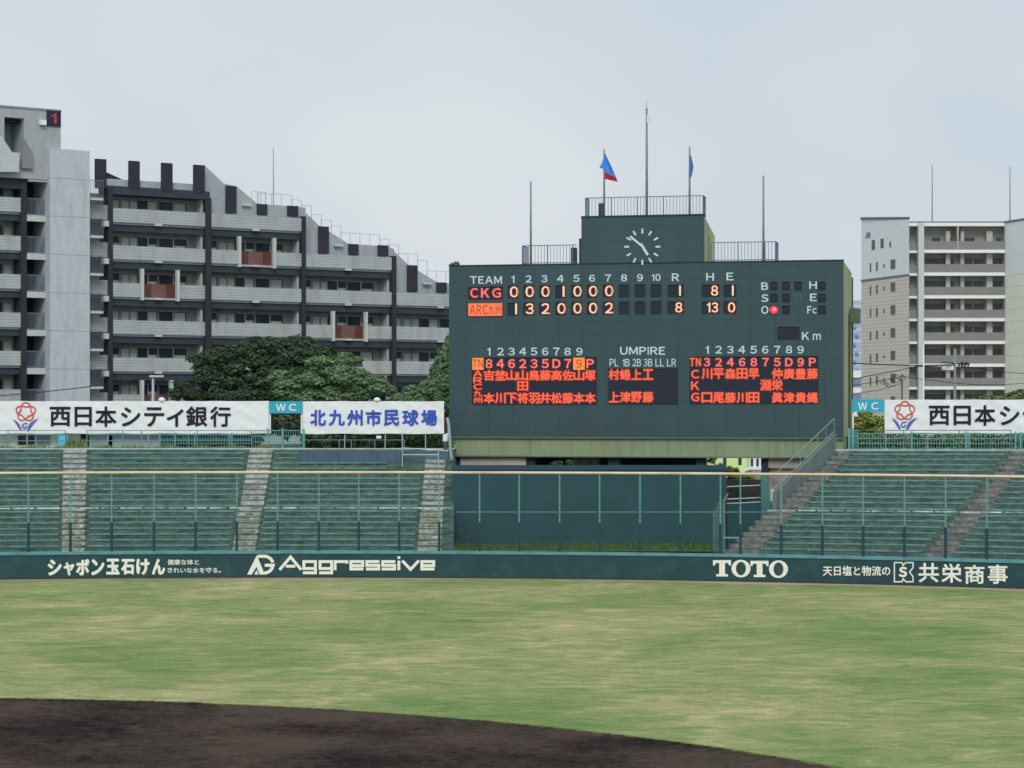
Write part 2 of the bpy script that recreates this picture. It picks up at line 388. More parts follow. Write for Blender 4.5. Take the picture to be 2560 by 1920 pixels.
def infield():
    pts = []; n = 900
    for i in range(n):
        t = 2 * math.pi * i / n
        r = 41.48 + .05 * math.sin(t * 57) + .035 * math.sin(t * 131 + 1) * math.sin(t * 17) + .03 * math.sin(t * 293) * math.sin(t * 41) + random.uniform(-.07, .07)
        pts.append((-23.26 + r * math.cos(t), 46.85 + r * math.sin(t)))
    m = bpy.data.materials.new('infield_soil'); m.use_nodes = True; nn = m.node_tree.nodes; l = m.node_tree.links.new
    p = nn['Principled BSDF']; p.inputs['Roughness'].default_value = .95; p.inputs['Specular IOR Level'].default_value = .1
    t = nn.new('ShaderNodeTexCoord')
    za = nn.new('ShaderNodeTexNoise'); za.inputs['Scale'].default_value = .16; za.inputs['Detail'].default_value = 5
    zb = nn.new('ShaderNodeTexNoise'); zb.inputs['Scale'].default_value = 1.7; zb.inputs['Detail'].default_value = 10; zb.inputs['Roughness'].default_value = .8; zb.inputs['Distortion'].default_value = .8
    ad = nn.new('ShaderNodeMath'); ad.operation = 'MULTIPLY_ADD'; ad.inputs[1].default_value = .55
    ml = nn.new('ShaderNodeMath'); ml.operation = 'MULTIPLY'; ml.inputs[1].default_value = .45
    l(t.outputs['Object'], za.inputs['Vector']); l(t.outputs['Object'], zb.inputs['Vector'])
    l(zb.outputs['Fac'], ml.inputs[0]); l(za.outputs['Fac'], ad.inputs[0]); l(ml.outputs[0], ad.inputs[2])
    r = nn.new('ShaderNodeValToRGB'); r.color_ramp.elements[0].position = .42; r.color_ramp.elements[0].color = (*G(52, 46, 45), 1)
    r.color_ramp.elements[1].position = .57; r.color_ramp.elements[1].color = (*G(106, 92, 82), 1)
    l(ad.outputs[0], r.inputs['Fac']); l(r.outputs['Color'], p.inputs['Base Color'])
    b = nn.new('ShaderNodeBump'); b.inputs['Strength'].default_value = 1.0; b.inputs['Distance'].default_value = .35
    l(zb.outputs['Fac'], b.inputs['Height']); l(b.outputs['Normal'], p.inputs['Normal'])
    tag(sheet('infield_dirt', pts, .012, m), kind='structure')
    cl_ = MB()                                    # clods and scuffed ridges of the raked soil
    for i in range(4200):
        t = math.radians(random.uniform(38, 92)); r = 41.2 - abs(random.gauss(0, 9)) if i % 3 else 41.4 - abs(random.gauss(0, .25))
        x, y = -23.26 + r * math.cos(t), 46.85 + r * math.sin(t); s_ = random.uniform(.03, .16) * (1 if random.random() < .9 or i % 3 == 0 else 2); h = s_ * random.uniform(.15, .4)
        k = 7; rim = [(x + s_ * random.uniform(.6, 1.4) * math.cos(6.283 * j / k) * 1.5, y + s_ * random.uniform(.6, 1.3) * math.sin(6.283 * j / k), .010) for j in range(k)]
        mid_ = [(x + (p[0] - x) * .5 + random.uniform(-.2, .2) * s_, y + (p[1] - y) * .5, .012 + h * random.uniform(.6, 1.1)) for p in rim]
        cl_.add(rim + mid_, [(j, (j + 1) % k, (j + 1) % k + k, j + k) for j in range(k)] + [tuple(range(k, 2 * k))])
    tag(cl_.build('soil_clods', m), 'small clods and ridges on the dark infield soil', 'soil', kind='stuff')
    # ragged lip of turf along the soil edge
    mb = MB()
    for i in range(9000):
        t = math.radians(random.uniform(35, 95)); r = 41.56 + abs(random.gauss(0, .10))
        x, y = -23.26 + r * math.cos(t), 46.85 + r * math.sin(t); h = random.uniform(.015, .04); a = random.uniform(0, 6.28); wv = .02
        dx, dy = math.cos(a) * wv, math.sin(a) * wv
        mb.add([(x - dx, y - dy, 0), (x + dx, y + dy, 0), (x + random.uniform(-.03, .03), y + random.uniform(-.03, .03), h)], [(0, 1, 2)])
    tag(mb.build('turf_edge_grass', leafmat('turf_blades', G(104, 132, 84), G(134, 148, 102), .35)), 'ragged fringe of grass along the dark infield soil edge', 'grass', kind='stuff')
infield()

# ---------------------------------------------------------------- outfield wall with its advertising
def wfn(x, y, d=0.0):
    Y = wallY(x); k = 1 + d / Y
    return ((x - CX) / F * Y * k, Y * k, H - (y - YH) * Y / F)
wall = thing('outfield_wall', 'low curved dark green padded wall with cream advertising at the back of the field', 'wall')
pts = [wallP(x) for x in WPX]
MB().strip(pts, .4, 0, 1.61).build('wall_padding', mat('wall_vinyl', V(36, 63, 69), .5, .07, .6, grime=(V(58, 84, 88), .35, (1.2, 1.2, 1.2)), seams=[('X', 5.4, .03, V(32, 56, 64), .7)]), wall)
MB().strip([wallP(x, -.06) for x in WPX], .55, 1.61, 1.80).build('wall_cap', mat('wall_cap_vinyl', V(84, 132, 138), .5, .1, 1, grime=(V(60, 105, 112), .7, (1.2, 1.2, 1))), wall)
MB().strip([wallP(x, -.02) for x in WPX], .015, .01, .09).build('wall_skirt', mat('dirty_skirt', V(48, 56, 52), .9, .3, 2), wall)
def Z2(o, s): return lambda x, y: (o[0] + x * s, o[1] + y * s)
def ad(name, mb): mb.build(name, cream, wall)
s = .2532
mb = MB()
for ch, x0, x1, y0, y1 in (('シ', 470, 610, 112, 272), ('ャ', 628, 735, 140, 272), ('ボ', 750, 885, 108, 270), ('ン', 900, 1032, 108, 270),
                           ('玉', 1047, 1182, 105, 262), ('石', 1195, 1330, 108, 262), ('け', 1345, 1478, 105, 264), ('ん', 1500, 1632, 105, 264)):
    put_text(mb, ch, wfn, (x0 * s, 1370 + y0 * s, x1 * s, 1370 + y1 * s), -.03, .05)
ad('soap_lettering', mb)
mb = MB()
put_text(mb, '健康な体と', wfn, (1655 * s, 1370 + 112 * s, 1965 * s, 1370 + 166 * s), -.03, .02)
put_text(mb, 'きれいな水を守る。', wfn, (1655 * s, 1370 + 192 * s, 2180 * s, 1370 + 246 * s), -.03, .02)
ad('soap_slogan', mb)
q = Z2((560, 1000), .2893); s = .2893
mb = MB()
mb.poly(wfn, [q(*p) for p in [(200, 1508), (284, 1340), (352, 1508), (308, 1508), (281, 1440), (240, 1508)]], -.03)
mb.add([wfn(*q(*p), -.031) for p in [(262, 1508), (281, 1468), (298, 1508)]], [(0, 1, 2)])
mb.ribbon(wfn, [q(*p) for p in [(292, 1350), (362, 1350), (398, 1366), (418, 1392), (422, 1404)]], 27 * s, -.03)
mb.ribbon(wfn, [q(*p) for p in [(352, 1428), (424, 1428), (414, 1458), (392, 1482), (362, 1494), (346, 1494)]], 27 * s, -.031)
ad('ag_logo', mb)
mb = MB(); gg = [(105, 70), (10, 70), (10, 10), (110, 10), (110, 107), (2, 107)]; ee = [(10, 45), (112, 45), (112, 10), (10, 10), (10, 74), (118, 74)]
ss = [(118, 10), (10, 10), (10, 42), (112, 42), (112, 74), (2, 74)]
strokes = [[(480, 1467), (575, 1356), (668, 1467)], [(535, 1436), (616, 1436)], [(960, 1470), (960, 1396), (1062, 1396), (1062, 1414)],
           [(1511, 1388), (1511, 1470)], [(1511, 1350), (1511, 1373)], [(1540, 1388), (1612, 1464), (1684, 1388)]]
strokes += [[(680 + x, 1386 + y) for x, y in gg], [(820 + x, 1386 + y) for x, y in gg], [(1087 + x, 1386 + y) for x, y in ee], [(1700 + x, 1386 + y) for x, y in ee],
            [(1225 + x, 1386 + y) for x, y in ss], [(1362 + x, 1386 + y) for x, y in ss]]
for i, st in enumerate(strokes): mb.ribbon(wfn, [q(*p) for p in st], 25 * s, -.03 - .0012 * i)
ad('sportswear_lettering', mb)
q = Z2((1640, 1000), .2894)
mb = MB()
for ox, oy in ((492, 1381), (816, 1387)):
    tt = [(0, 2), (156, 2), (156, 48), (140, 48), (132, 28), (104, 26), (104, 122), (130, 124), (130, 143), (28, 143), (28, 124), (54, 122), (54, 26), (24, 28), (16, 48), (0, 48)]
    mb.poly(wfn, [q(ox + x, oy + y) for x, y in tt], -.03)
for cx_, cy_ in ((734, 1456), (1058, 1461)):
    c = q(cx_, cy_); mb.ring(wfn, c[0], c[1], 82 * .2894, 76 * .2894, 43 * .2894, 58 * .2894, -.03)
ad('serif_lettering', mb)
q = Z2((2020, 940), .3375)
mb = MB(); a, b = q(110, 1406), q(610, 1480)
put_text(mb, '天日塩と物流の', wfn, (a[0], a[1], b[0], b[1]), -.03, .022)
ad('salt_slogan', mb)
mb = MB()
mb.ribbon(wfn, [q(*p) for p in [(640, 1382), (698, 1382), (703, 1402), (724, 1382), (778, 1382), (778, 1420), (752, 1452), (778, 1486), (778, 1524), (726, 1524), (704, 1502), (698, 1524), (640, 1524)]], 9 * .3375, -.03, True)
a, b = q(672, 1412), q(735, 1490); put_text(mb, 'S', wfn, (a[0], a[1], b[0], b[1]), -.032, .06)
ad('ks_logo', mb)
mb = MB()
for ch, x0, x1, y0, y1 in (('共', 818, 970, 1384, 1528), ('栄', 988, 1140, 1390, 1532), ('商', 1160, 1308, 1398, 1540), ('事', 1330, 1480, 1396, 1540)):
    a, b = q(x0, y0), q(x1, y1); put_text(mb, ch, wfn, (a[0], a[1], b[0], b[1]), -.03, .022)
ad('trading_company_lettering', mb)

# ---------------------------------------------------------------- net fence on the wall
POSTS = [-132, -30, 71, 176, 279, 385, 489, 592, 694, 797, 897, 998, 1098, 1199, 1298, 1399, 1499, 1600, 1701, 1801, 1851, 1953, 2056, 2158, 2261, 2364, 2467, 2568, 2670]
fen = thing('outfield_fence', 'tall outfield fence of thin teal posts under one cream rail along the wall', 'fence')
RZ = 7.10
MB().tube([(*wallP(x, .2), RZ - .08) for x in WPX], .085, 8).build('top_rail', mat('rail_cover', V(222, 205, 180), .6, .1, .8, col2=V(200, 170, 140), grime=(V(150, 120, 95), .5, (.3, .3, 3))), fen, smooth=True)
padm = mat('post_pad_vinyl', V(34, 58, 68), .6, .1, 2)
for x in POSTS:
    X, Y = wallP(x, .2)
    po = MB().tube([(X, Y, 3.74), (X, Y, RZ - .16)], .045, 6)
    for k in range(8): po.box(X - .075, X + .075, Y - .07, Y + .07, 3.85 + k * .4, 3.89 + k * .4)
    po = po.build('post', teal_lt, fen)
    MB().box(X - .08, X + .08, Y - .08, Y + .08, 1.78, 3.74).build('post_pad', padm, fen)
MB().tube([(*wallP(x, .2), H - (1281 - YH) * wallY(x) / F) for x in range(1140, 1960, 40)], .05, 6).build('middle_rail', mat('dull_rail', V(66, 108, 112), .6, .1), fen)
MB().tube([(*wallP(x, .2), H - (1345 - YH) * wallY(x) / F) for x in (1808, 1830, 1852)], .06, 6).build('gate_rail', teal, fen)
# open gate leaf beside the post
gl = thing('gate_leaf', 'narrow open grey green mesh gate leaf beside the foot of the stairs', 'gate')
mb = MB()
o0, o1 = px(1784, 1000, 150.5), px(1811, 1000, 148.6)
def gz(t): return 4.37 + min(t, .62) / .62 * .87
N = 15
for i in range(N + 1):
    t = i / N; mb.tube([(o0.x + (o1.x - o0.x) * t, o0.y + (o1.y - o0.y) * t, 1.8), (o0.x + (o1.x - o0.x) * t, o0.y + (o1.y - o0.y) * t, gz(t))], .011 if 0 < i < N else .035, 4)
for k in range(36):
    z = 1.8 + k * .095
    t1 = 0 if z < 4.37 else (z - 4.37) / .87 * .62
    mb.tube([(o0.x + (o1.x - o0.x) * t1, o0.y + (o1.y - o0.y) * t1, z), (o1.x, o1.y, z)], .011, 4)
mb.build('gate_mesh', mat('gate_grey', V(104, 130, 130), .6, .1), gl)
MB().tube([(o0.x, o0.y, 4.37), (o0.x + (o1.x - o0.x) * .62, o0.y + (o1.y - o0.y) * .62, 5.24), (o1.x, o1.y, 5.24), (o1.x + .25, o1.y, 5.72)], .04, 5).build('gate_frame', teal_lt, gl)
# ---------------------------------------------------------------- bleachers
NROW, WALK = 19, 8
tread = [1.0] * NROW; tread[WALK] = 1.9
cum = np.concatenate([[0], np.cumsum(tread)]); cum /= cum[-1]
Z0, ZT = 1.6, 8.25; RISE = (ZT - Z0) / NROW
def _lx(s): return float(np.interp(s, [-60, -45, -29.2, -18, -5.49, -3.9], [-66, -50, -32.05, -18.3, -5.4, -4.2]))
def RL(s, t):
    yf = wallYX(s) + .9; return (s + t * (_lx(s) - s), yf + t * (165.5 - yf))
def RR(s, t):
    yf = wallYX(s) + .9; xt = float(np.interp(s, [13.0, 13.57, 15.7, 26.1, 27.6, 46], [22.6, 23.2, 24.2, 35.5, 36.8, 55.5])); yt = 161 - (s - 14.7) * .04
    return (s + t * (xt - s), yf + t * (yt - yf))
conc_moss = mat('mossy_concrete', V(64, 89, 86), .9, .28, 1.6, stretch=(1, 1, 2.5), col2=V(90, 112, 103), grime=(V(44, 62, 62), .85, (.9, .9, 3.2)))
bench_paint = mat('bench_paint', V(82, 123, 118), .6, .18, 1.2, col2=V(106, 146, 140), grime=(V(60, 92, 90), .85, (1.6, 1.6, 2)))
bench_under = mat('bench_shadow_board', V(54, 80, 84), .8, .2, 2)
stair_m = mat('stair_concrete', V(128, 135, 133), .9, .3, 2.8, col2=V(172, 178, 175), grime=(V(110, 118, 96), .8, (1.5, 1.5, 2.2)))
stair_dark = mat('stair_concrete_dark', V(95, 98, 98), .9, .3, 2.8, col2=V(130, 132, 129), grime=(V(84, 82, 76), .8, (1.5, 1.5, 2.2)))
stair_low = mat('stair_riser_concrete', V(98, 104, 100), .9, .3, 2.2, grime=(V(64, 70, 62), .8, (1.5, 1.5, 2.2)))
def lerp(a, b, t): return a + (b - a) * t
white_edge = mat('white_edge_paint', V(136, 158, 156), .7, .1, 1.2, col2=V(214, 220, 218), lo=.42, hi=.66, grime=(V(84, 112, 108), 1.0, (.55, .55, .3)))
def terrace(name, label, R, s0, s1, aisles, smat):
    t = thing(name, label, 'bleachers')
    ss = list(np.linspace(s0, s1, 22)); mb = MB()
    for k in range(NROW):
        z0 = Z0 + (k - (1 if k == 0 else 0)) * RISE - (1.6 if k == 0 else 0); z = Z0 + k * RISE
        a = [R(s, cum[k]) for s in ss]; b = [R(s, cum[k + 1]) for s in ss]
        z0 = z - RISE if k else 0
        n = len(ss); base = len(mb.v)
        mb.v += [(*p, z0) for p in a] + [(*p, z) for p in a] + [(*p, z) for p in b]
        for i in range(n - 1):
            mb.f.append((base + i, base + i + 1, base + n + i + 1, base + n + i)); mb.f.append((base + n + i, base + n + i + 1, base + 2 * n + i + 1, base + 2 * n + i))
        for e in (0, n - 1): mb.add([(*a[e], 0), (*b[e], 0), (*b[e], z), (*a[e], z)], [(0, 1, 2, 3)])
    a = [R(s, 1.0) for s in ss]; n = len(ss); base = len(mb.v)        # top walkway
    mb.v += [(*p, ZT - RISE) for p in a] + [(*p, ZT) for p in a] + [(p[0], p[1] + 4.5, ZT) for p in a] + [(p[0], p[1] + 4.5, 0) for p in a]
    for i in range(n - 1):
        for j in range(3): mb.f.append((base + j * n + i, base + j * n + i + 1, base + (j + 1) * n + i + 1, base + (j + 1) * n + i))
    mb.build('steps', conc_moss, t)
    MB().strip([(p[0], p[1] - .02) for p in a], .3, ZT + .004, ZT + .10).build('top_kerb', mat('kerb_concrete', V(158, 172, 168), .8, .2, 1), t)
    for (l, r) in aisles:
        mb = MB(); rb = MB()
        for k in range(NROW + 1):
            z = Z0 + k * RISE
            for h0, h1, sh, dd in ((0, .5, .42, .42), ):
                if k == 0: continue
                pts_ = [R(s, cum[k]) for s in (l, (l + r) / 2, r)]
                j = random.uniform(-.01, .01)
                rb.strip([(p[0], p[1] - .36) for p in pts_], .8 if k < NROW else .35, z - RISE * (1.7 if k > 1 else 1), z - RISE * .62 + j)
                mb.strip([(p[0], p[1] - .38) for p in pts_], .375, z - RISE * .62 + j + .003, z - RISE * .62 + j + .04)
                q_ = random.uniform(.45, .55)
                for a_, b_ in ((0, q_), (q_ + .012, 1)):
                    ps_ = [R(lerp(l, r, a_ + (b_ - a_) * e), cum[k]) for e in (0, .5, 1)]; jj = random.uniform(-.02, .01)
                    mb.strip([(p[0], p[1] - .012 - random.uniform(0, .012)) for p in ps_], .34, z - .225 + random.uniform(-.025, .02), z + .012 + jj)
        rb.build('stair_riser', stair_low, t); mb.build('aisle_stairs', smat, t)
    # painted edge of the cross aisle: worn dashes
    mb = MB(); tt = cum[WALK]
    x = s0
    while x < s1:
        d = random.uniform(.7, 1.5)
        ins = any(l - .1 < x + d / 2 < r + .1 for l, r in aisles)
        p = [R(x, tt), R(min(x + d, s1), tt)]
        mb.strip([(c[0], c[1] - .03 - (.35 if ins else 0)) for c in p], .05, Z0 + WALK * RISE - .075, Z0 + WALK * RISE + .012)
        x += d + random.choice([.12, .16, .2, .6 if name.startswith('left') else .18])
    mb.build('painted_edge', white_edge, t)
    return t
A_L = [(-29.9, -28.45), (-18.75, -17.25), (-6.35, -4.75)]
A_R = [(13.5, 15.7), (26.1, 27.6)]
tl = terrace('bleachers', 'stepped green concrete bleachers left of the scoreboard', RL, -46, -3.9, A_L, stair_m)
tr = terrace('bleachers', 'stepped green concrete bleachers right of the scoreboard, with slanting aisles', RR, 13.4, 46, A_R, stair_dark)
GB = 'long green benches of the outfield bleachers'
def bench_rows(R, s0, s1, where, skip=()):
    for k in range(NROW):
        if k in skip: continue
        e0, e1 = s0, s1
        if callable(s1): e1 = s1(k)
        if e1 is None: continue
        n = max(3, int((e1 - e0) / 2.2)); ss = np.linspace(e0, e1, n)
        P_ = [R(s, cum[k]) for s in ss]; z = Z0 + k * RISE
        mb = MB().strip([(p[0], p[1] + .03) for p in P_], .34, z + .085, z + .165)
        for s in np.arange(e0 + .3, e1 - .2, 1.35):
            p = R(s, cum[k]); mb.box(p[0] - .05, p[0] + .05, p[1] + .07, p[1] + .32, z, z + .085)
        o = mb.build('bench', bench_paint)
        nm = ORD[k] if k < NROW - 1 else 'topmost'
        tag(o, f'{nm} green bench row from the bottom, {where}', 'bench', GB)
bench_rows(RL, -46, -30.15, 'left of the leftmost aisle')
bench_rows(RL, -28.2, -19.0, 'between first and second aisles from left')
bench_rows(RL, -17.0, lambda k: -6.6 if k < 15 else (-9.0 if k < 17 else -14.6), 'between second and third aisles from left')
bench_rows(RR, 15.95, 25.85, 'between the two slanting right aisles')
bench_rows(RR, 27.85, 46, 'right of the rightmost slanting aisle')

# dark block walls at the top of the left bleachers
wl = Plane(163.6, 0); slate = mat('slate_render', V(70, 88, 102), .9, .12, 1.2, grime=(V(54, 66, 70), .8, (1.5, 1.5, .3)))
mb = MB(); mb.prism([wl.loc(*p)[::2] for p in [(737, 1172), (746, 1128), (1003, 1128), (1003, 1174), (905, 1174)]], 0, 1.6)
b1 = mb.build('low_wall', slate); b1.location = (0, wl.a, 0)
tag(b1, 'long low dark slate wall closing off benches below the blue lettered banner', 'wall')
mb = MB()
for i, (x0, y0, y1, d) in enumerate(((1004, 1127, 1176, 1.0), (1004, 1143, 1176, .6), (1004, 1158, 1178, .2))): mb.bpx(wl, x0, y0, 1121, y1, d, d + .39)
b2 = mb.build('low_wall', mat('slate_steps', V(72, 92, 100), .9, .12, 1.2)); b2.location = (0, wl.a, 0)
tag(b2, 'dark slate stepped wall beside the left edge of the scoreboard', 'wall')
b3 = MB()
for p0, p1 in (((1006, 1137), (1096, 1137)), ((1006, 1120), (1121, 1127))):
    b3.tube([wl.loc(*p0, -.3), wl.loc(*p1, -.3)], .04, 5)
for x, y0, y1 in ((1096, 1128, 1164), (1006, 1082, 1168)): b3.tube([wl.loc(x, y0, -.3), wl.loc(x, y1, -.3)], .05, 5)
b3 = b3.build('handrail', galv); b3.location = (0, wl.a, 0); tag(b3, 'short pale handrail on the stepped slate wall', 'handrail')

# rails along the top of the left bleachers
tp = Plane(166.3, 0)
def rails(label, xs, ys, x0, x1, m, name='railing', r=.03, yb=1120, pl=tp):
    mb = MB()
    for y in ys: mb.tube([pl.loc(x0, y), pl.loc(x1, y)], r, 5)
    for x in xs: mb.tube([pl.loc(x, ys[0]), pl.loc(x, yb)], r * 1.3, 5)
    o = mb.build(name, m); o.location = (0, pl.a, 0); tag(o, label, 'railing'); return o
railm = mat('faded_teal_steel', V(96, 132, 138), .6, .12)
rails('teal pipe railing below the flower logo of the left bank banner', (-60, 20, 163), (1076, 1087, 1102), -60, 163, railm)
rails('long teal pipe railing below the letters of the left bank banner', (217, 307, 354, 493, 629), (1076, 1087, 1102), 217, 629, railm)
rails('thin pale railing on the hedge below the blue lettered banner', (848, 878, 937, 1011), (1100,), 757, 1011, railm, r=.025)
def lattice(label, x0, x1, y0, y1, posts, pl, sp=.2, hs=4):
    t = thing('lattice_fence', label, 'fence', pl)
    a, b = pl.loc(x0, y0), pl.loc(x1, y1); mb = MB()
    n = int((b[0] - a[0]) / sp)
    for i in range(n + 1):
        x = a[0] + (b[0] - a[0]) * i / n; mb.box(x - .018, x + .018, -.018, .018, b[2], a[2])
    for j in range(hs):
        z = b[2] + (a[2] - b[2]) * j / (hs - 1); mb.box(a[0], b[0], -.045, -.02, z - .03, z + .03)
    mb.build('lattice', teal, t)
    for p in posts: x = pl.S(p); MB().box(x - .06, x + .06, -.1, -.046, b[2] - .2, a[2] + .15).build('post', teal_lt, t)
lp = Plane(166.9, 0)
lattice('teal lattice fence below the end of the left bank banner', 398, 629, 1087, 1119, (400, 438, 487, 580), lp)
lattice('teal lattice gate below the left WC sign', 633, 762, 1076, 1119, (669, 707, 760), Plane(166.6, 0), .17, 4)
rp = Plane(163.2, -.03)
lattice('long teal lattice fence below the right bank banner', 2146, 2538, 1084, 1121, (2279, 2415, 2538), rp)
lattice('teal lattice end panel below the right WC sign', 2121, 2145, 1076, 1121, (2122, 2131), Plane(163.0, -.03), .07, 4)
lattice('teal barred fence at the right edge beside the long lattice fence', 2541, 2640, 1084, 1121, (2551,), rp, .14, 2)
rails('dark pipe rail in front of the lower edge of the right bank banner', (2264, 2404, 2535), (1076,), 2140, 2535, mat('dark_rail', V(84, 104, 108), .6, .1), yb=1121, pl=Plane(162.4, -.03))

# stair wall and rails beside the scoreboard on the right
t = thing('stair_parapet', 'slanting concrete parapet with pipe rails rising to the scoreboard corner', 'parapet')
ts = np.linspace(.47, 1.0, 8)
mb = MB()
P_ = [RR(13.25, k) for k in ts]; zz = [Z0 + NROW * RISE * ((k - .09) / .91) for k in ts]
n = len(P_); base = len(mb.v)
for (x, y), z in zip(P_, zz):
    mb.v += [(x, y, z - 1.5), (x, y, z + 1.2), (x + .28, y + .1, z + 1.2), (x + .28, y + .1, z - 1.5)]
for i in range(n - 1):
    for j in range(4):
        k = (j + 1) % 4; mb.f.append((base + i * 4 + j, base + i * 4 + 4 + j, base + i * 4 + 4 + k, base + i * 4 + k))
mb.f += [(base, base + 1, base + 2, base + 3), (base + 4 * n - 1, base + 4 * n - 2, base + 4 * n - 3, base + 4 * n - 4)]
mb.build('parapet_wall', mat('weathered_concrete', V(92, 106, 105), .9, .18, .9, grime=(V(84, 94, 88), .7, (1, 1, .3))), t)
mb = MB()
for dz in (1.38, 2.3): mb.tube([(x + .1, y, z + dz) for (x, y), z in zip(P_, zz)], .035, 5)
for i in range(3, n): mb.tube([(P_[i][0] + .1, P_[i][1], zz[i] + 1.1), (P_[i][0] + .1, P_[i][1], zz[i] + 2.3)], .025, 4)
mb.build('pipe_rail', mat('dull_pipe', V(118, 134, 134), .6, .1), t)

# batter's eye and the things round it
be = Plane(158.5, 0)
t = thing('batters_eye_wall', 'wide plain dark green screen wall below the scoreboard', 'wall', be)
bem = mat('screen_green', V(40, 69, 75), .7, .1, .35, grime=(V(48, 82, 86), .4, (.5, .5, .5)), seams=[('Z', .55, .02, V(34, 62, 70), .6), ('X', 3.2, .02, V(36, 66, 74), .5)])
MB().bpx(be, 1130, 1166, 1815, 1382, 0, .3).build('screen', bem, t)
MB().bpx(be, 1129, 1163, 1816, 1175, -.06, .36).build('top_cap', mat('screen_cap', V(44, 66, 80), .7, .1), t)
sd = MB().bpx(be, 1818, 1259, 1936, 1382, .4, .7).build('low_wall', bem); sd.location = (0, be.a, 0)
tag(sd, 'low green wall between the green screen wall and the slanting stairs', 'wall')
pi = MB().bpx(be, 1903, 1186, 1923, 1300, .0, .38).bpx(be, 1908, 1252, 1929, 1300, -.1, -.01).build('pillar', mat('pillar_green', V(66, 112, 106), .7, .12, 1)); pi.location = (0, be.a, 0)
tag(pi, 'square green pillar at the foot of the slanting concrete parapet', 'pillar')
pw = MB().bpx(be, 1924, 1222, 1931, 1251, -.5, -.42).build('signboard', cream); pw.location = (0, be.a - 1, 0)
tag(pw, 'narrow upright cream plate at the foot of the stair parapet', 'plate')
o = MB()
for y in (1216, 1247, 1258): o.tube([be.loc(1817, y + 1, .5), be.loc(1903, y - 3, .5)], .045, 5)
o = o.build('railing', mat('pale_rail', V(150, 172, 172), .5, .1)); o.location = (0, be.a, 0); tag(o, 'three pale pipe rails between the screen wall and the green pillar', 'railing')
gp = sheet('grass_bank', [(-4.3, 151.2), (14.2, 150.5), (14.2, 158.5), (-4.3, 158.5)], 1.75, mat('bank_soil', G(84, 100, 62), .95, .2, 1)); tag(gp, kind='structure')
mb = MB()
for i in range(5200):
    x, y = random.uniform(-4.0, 13.8), random.uniform(151.6, 158.3); h = random.uniform(.06, .26) * (1.25 if random.random() < .15 else 1); a = random.uniform(0, 6.28); wv = random.uniform(.02, .06)
    dx, dy = math.cos(a) * wv, math.sin(a) * wv
    mb.add([(x - dx, y - dy, 1.75), (x + dx, y + dy, 1.75), (x + random.uniform(-.12, .12), y + random.uniform(-.1, .1), 1.75 + h)], [(0, 1, 2)])
tag(mb.build('long_grass', leafmat('long_grass_blades', V(64, 90, 58), V(96, 118, 78))), 'strip of long grass at the foot of the green screen wall', 'grass', kind='stuff')
# weeds on the top walkway and in the cracks of the left bleachers
mb = MB()
def tuft(x, y, z, n, r, h):
    for i in range(n):
        a = random.uniform(0, 6.28); rr = random.uniform(0, r); hh = h * random.uniform(.4, 1.2); wv = .035
        X, Y = x + rr * math.cos(a), y + rr * math.sin(a); b = random.uniform(0, 6.28)
        mb.add([(X - math.cos(b) * wv, Y - math.sin(b) * wv, z), (X + math.cos(b) * wv, Y + math.sin(b) * wv, z), (X + random.uniform(-.12, .12), Y + random.uniform(-.12, .12), z + hh)], [(0, 1, 2)])
for i in range(330):
    x = random.uniform(-42, -17); tuft(x, 165.95 + random.uniform(0, .5), ZT, 14, .3, .26 * (.5 + abs(math.sin(x * 1.3))))
for i in range(60): tuft(random.uniform(-32.9, -31.7), 167.3, ZT, 16, .3, .7)
for i in range(520):
    s_ = random.uniform(-45, -4.2); k = random.randrange(NROW); p = RL(s_, cum[k])
    tuft(p[0], p[1] - random.uniform(.02, .1), Z0 + (k - 1) * RISE if k else Z0, 7, .12, .2)
for i in range(240):
    l, r = random.choice(A_L); s_ = random.uniform(l, r); k = random.choice([0, 1, 2, 3, 4, 5, 6, 7, 10, 12]); p = RL(s_, cum[k])
    tuft(p[0], p[1] - .1, Z0 + k * RISE - .2, 8, .15, .22)
for i in range(90):
    s_ = random.uniform(13.4, 45); k = random.randrange(NROW); p = RR(s_, cum[k])
    tuft(p[0], p[1] - .05, Z0 + (k - 1) * RISE if k else Z0, 6, .12, .18)
tag(mb.build('weeds', leafmat('weed_blades', V(96, 116, 78), V(150, 160, 112))), 'scattered weeds growing in the joints and walkway of the bleachers', 'weeds', kind='stuff')
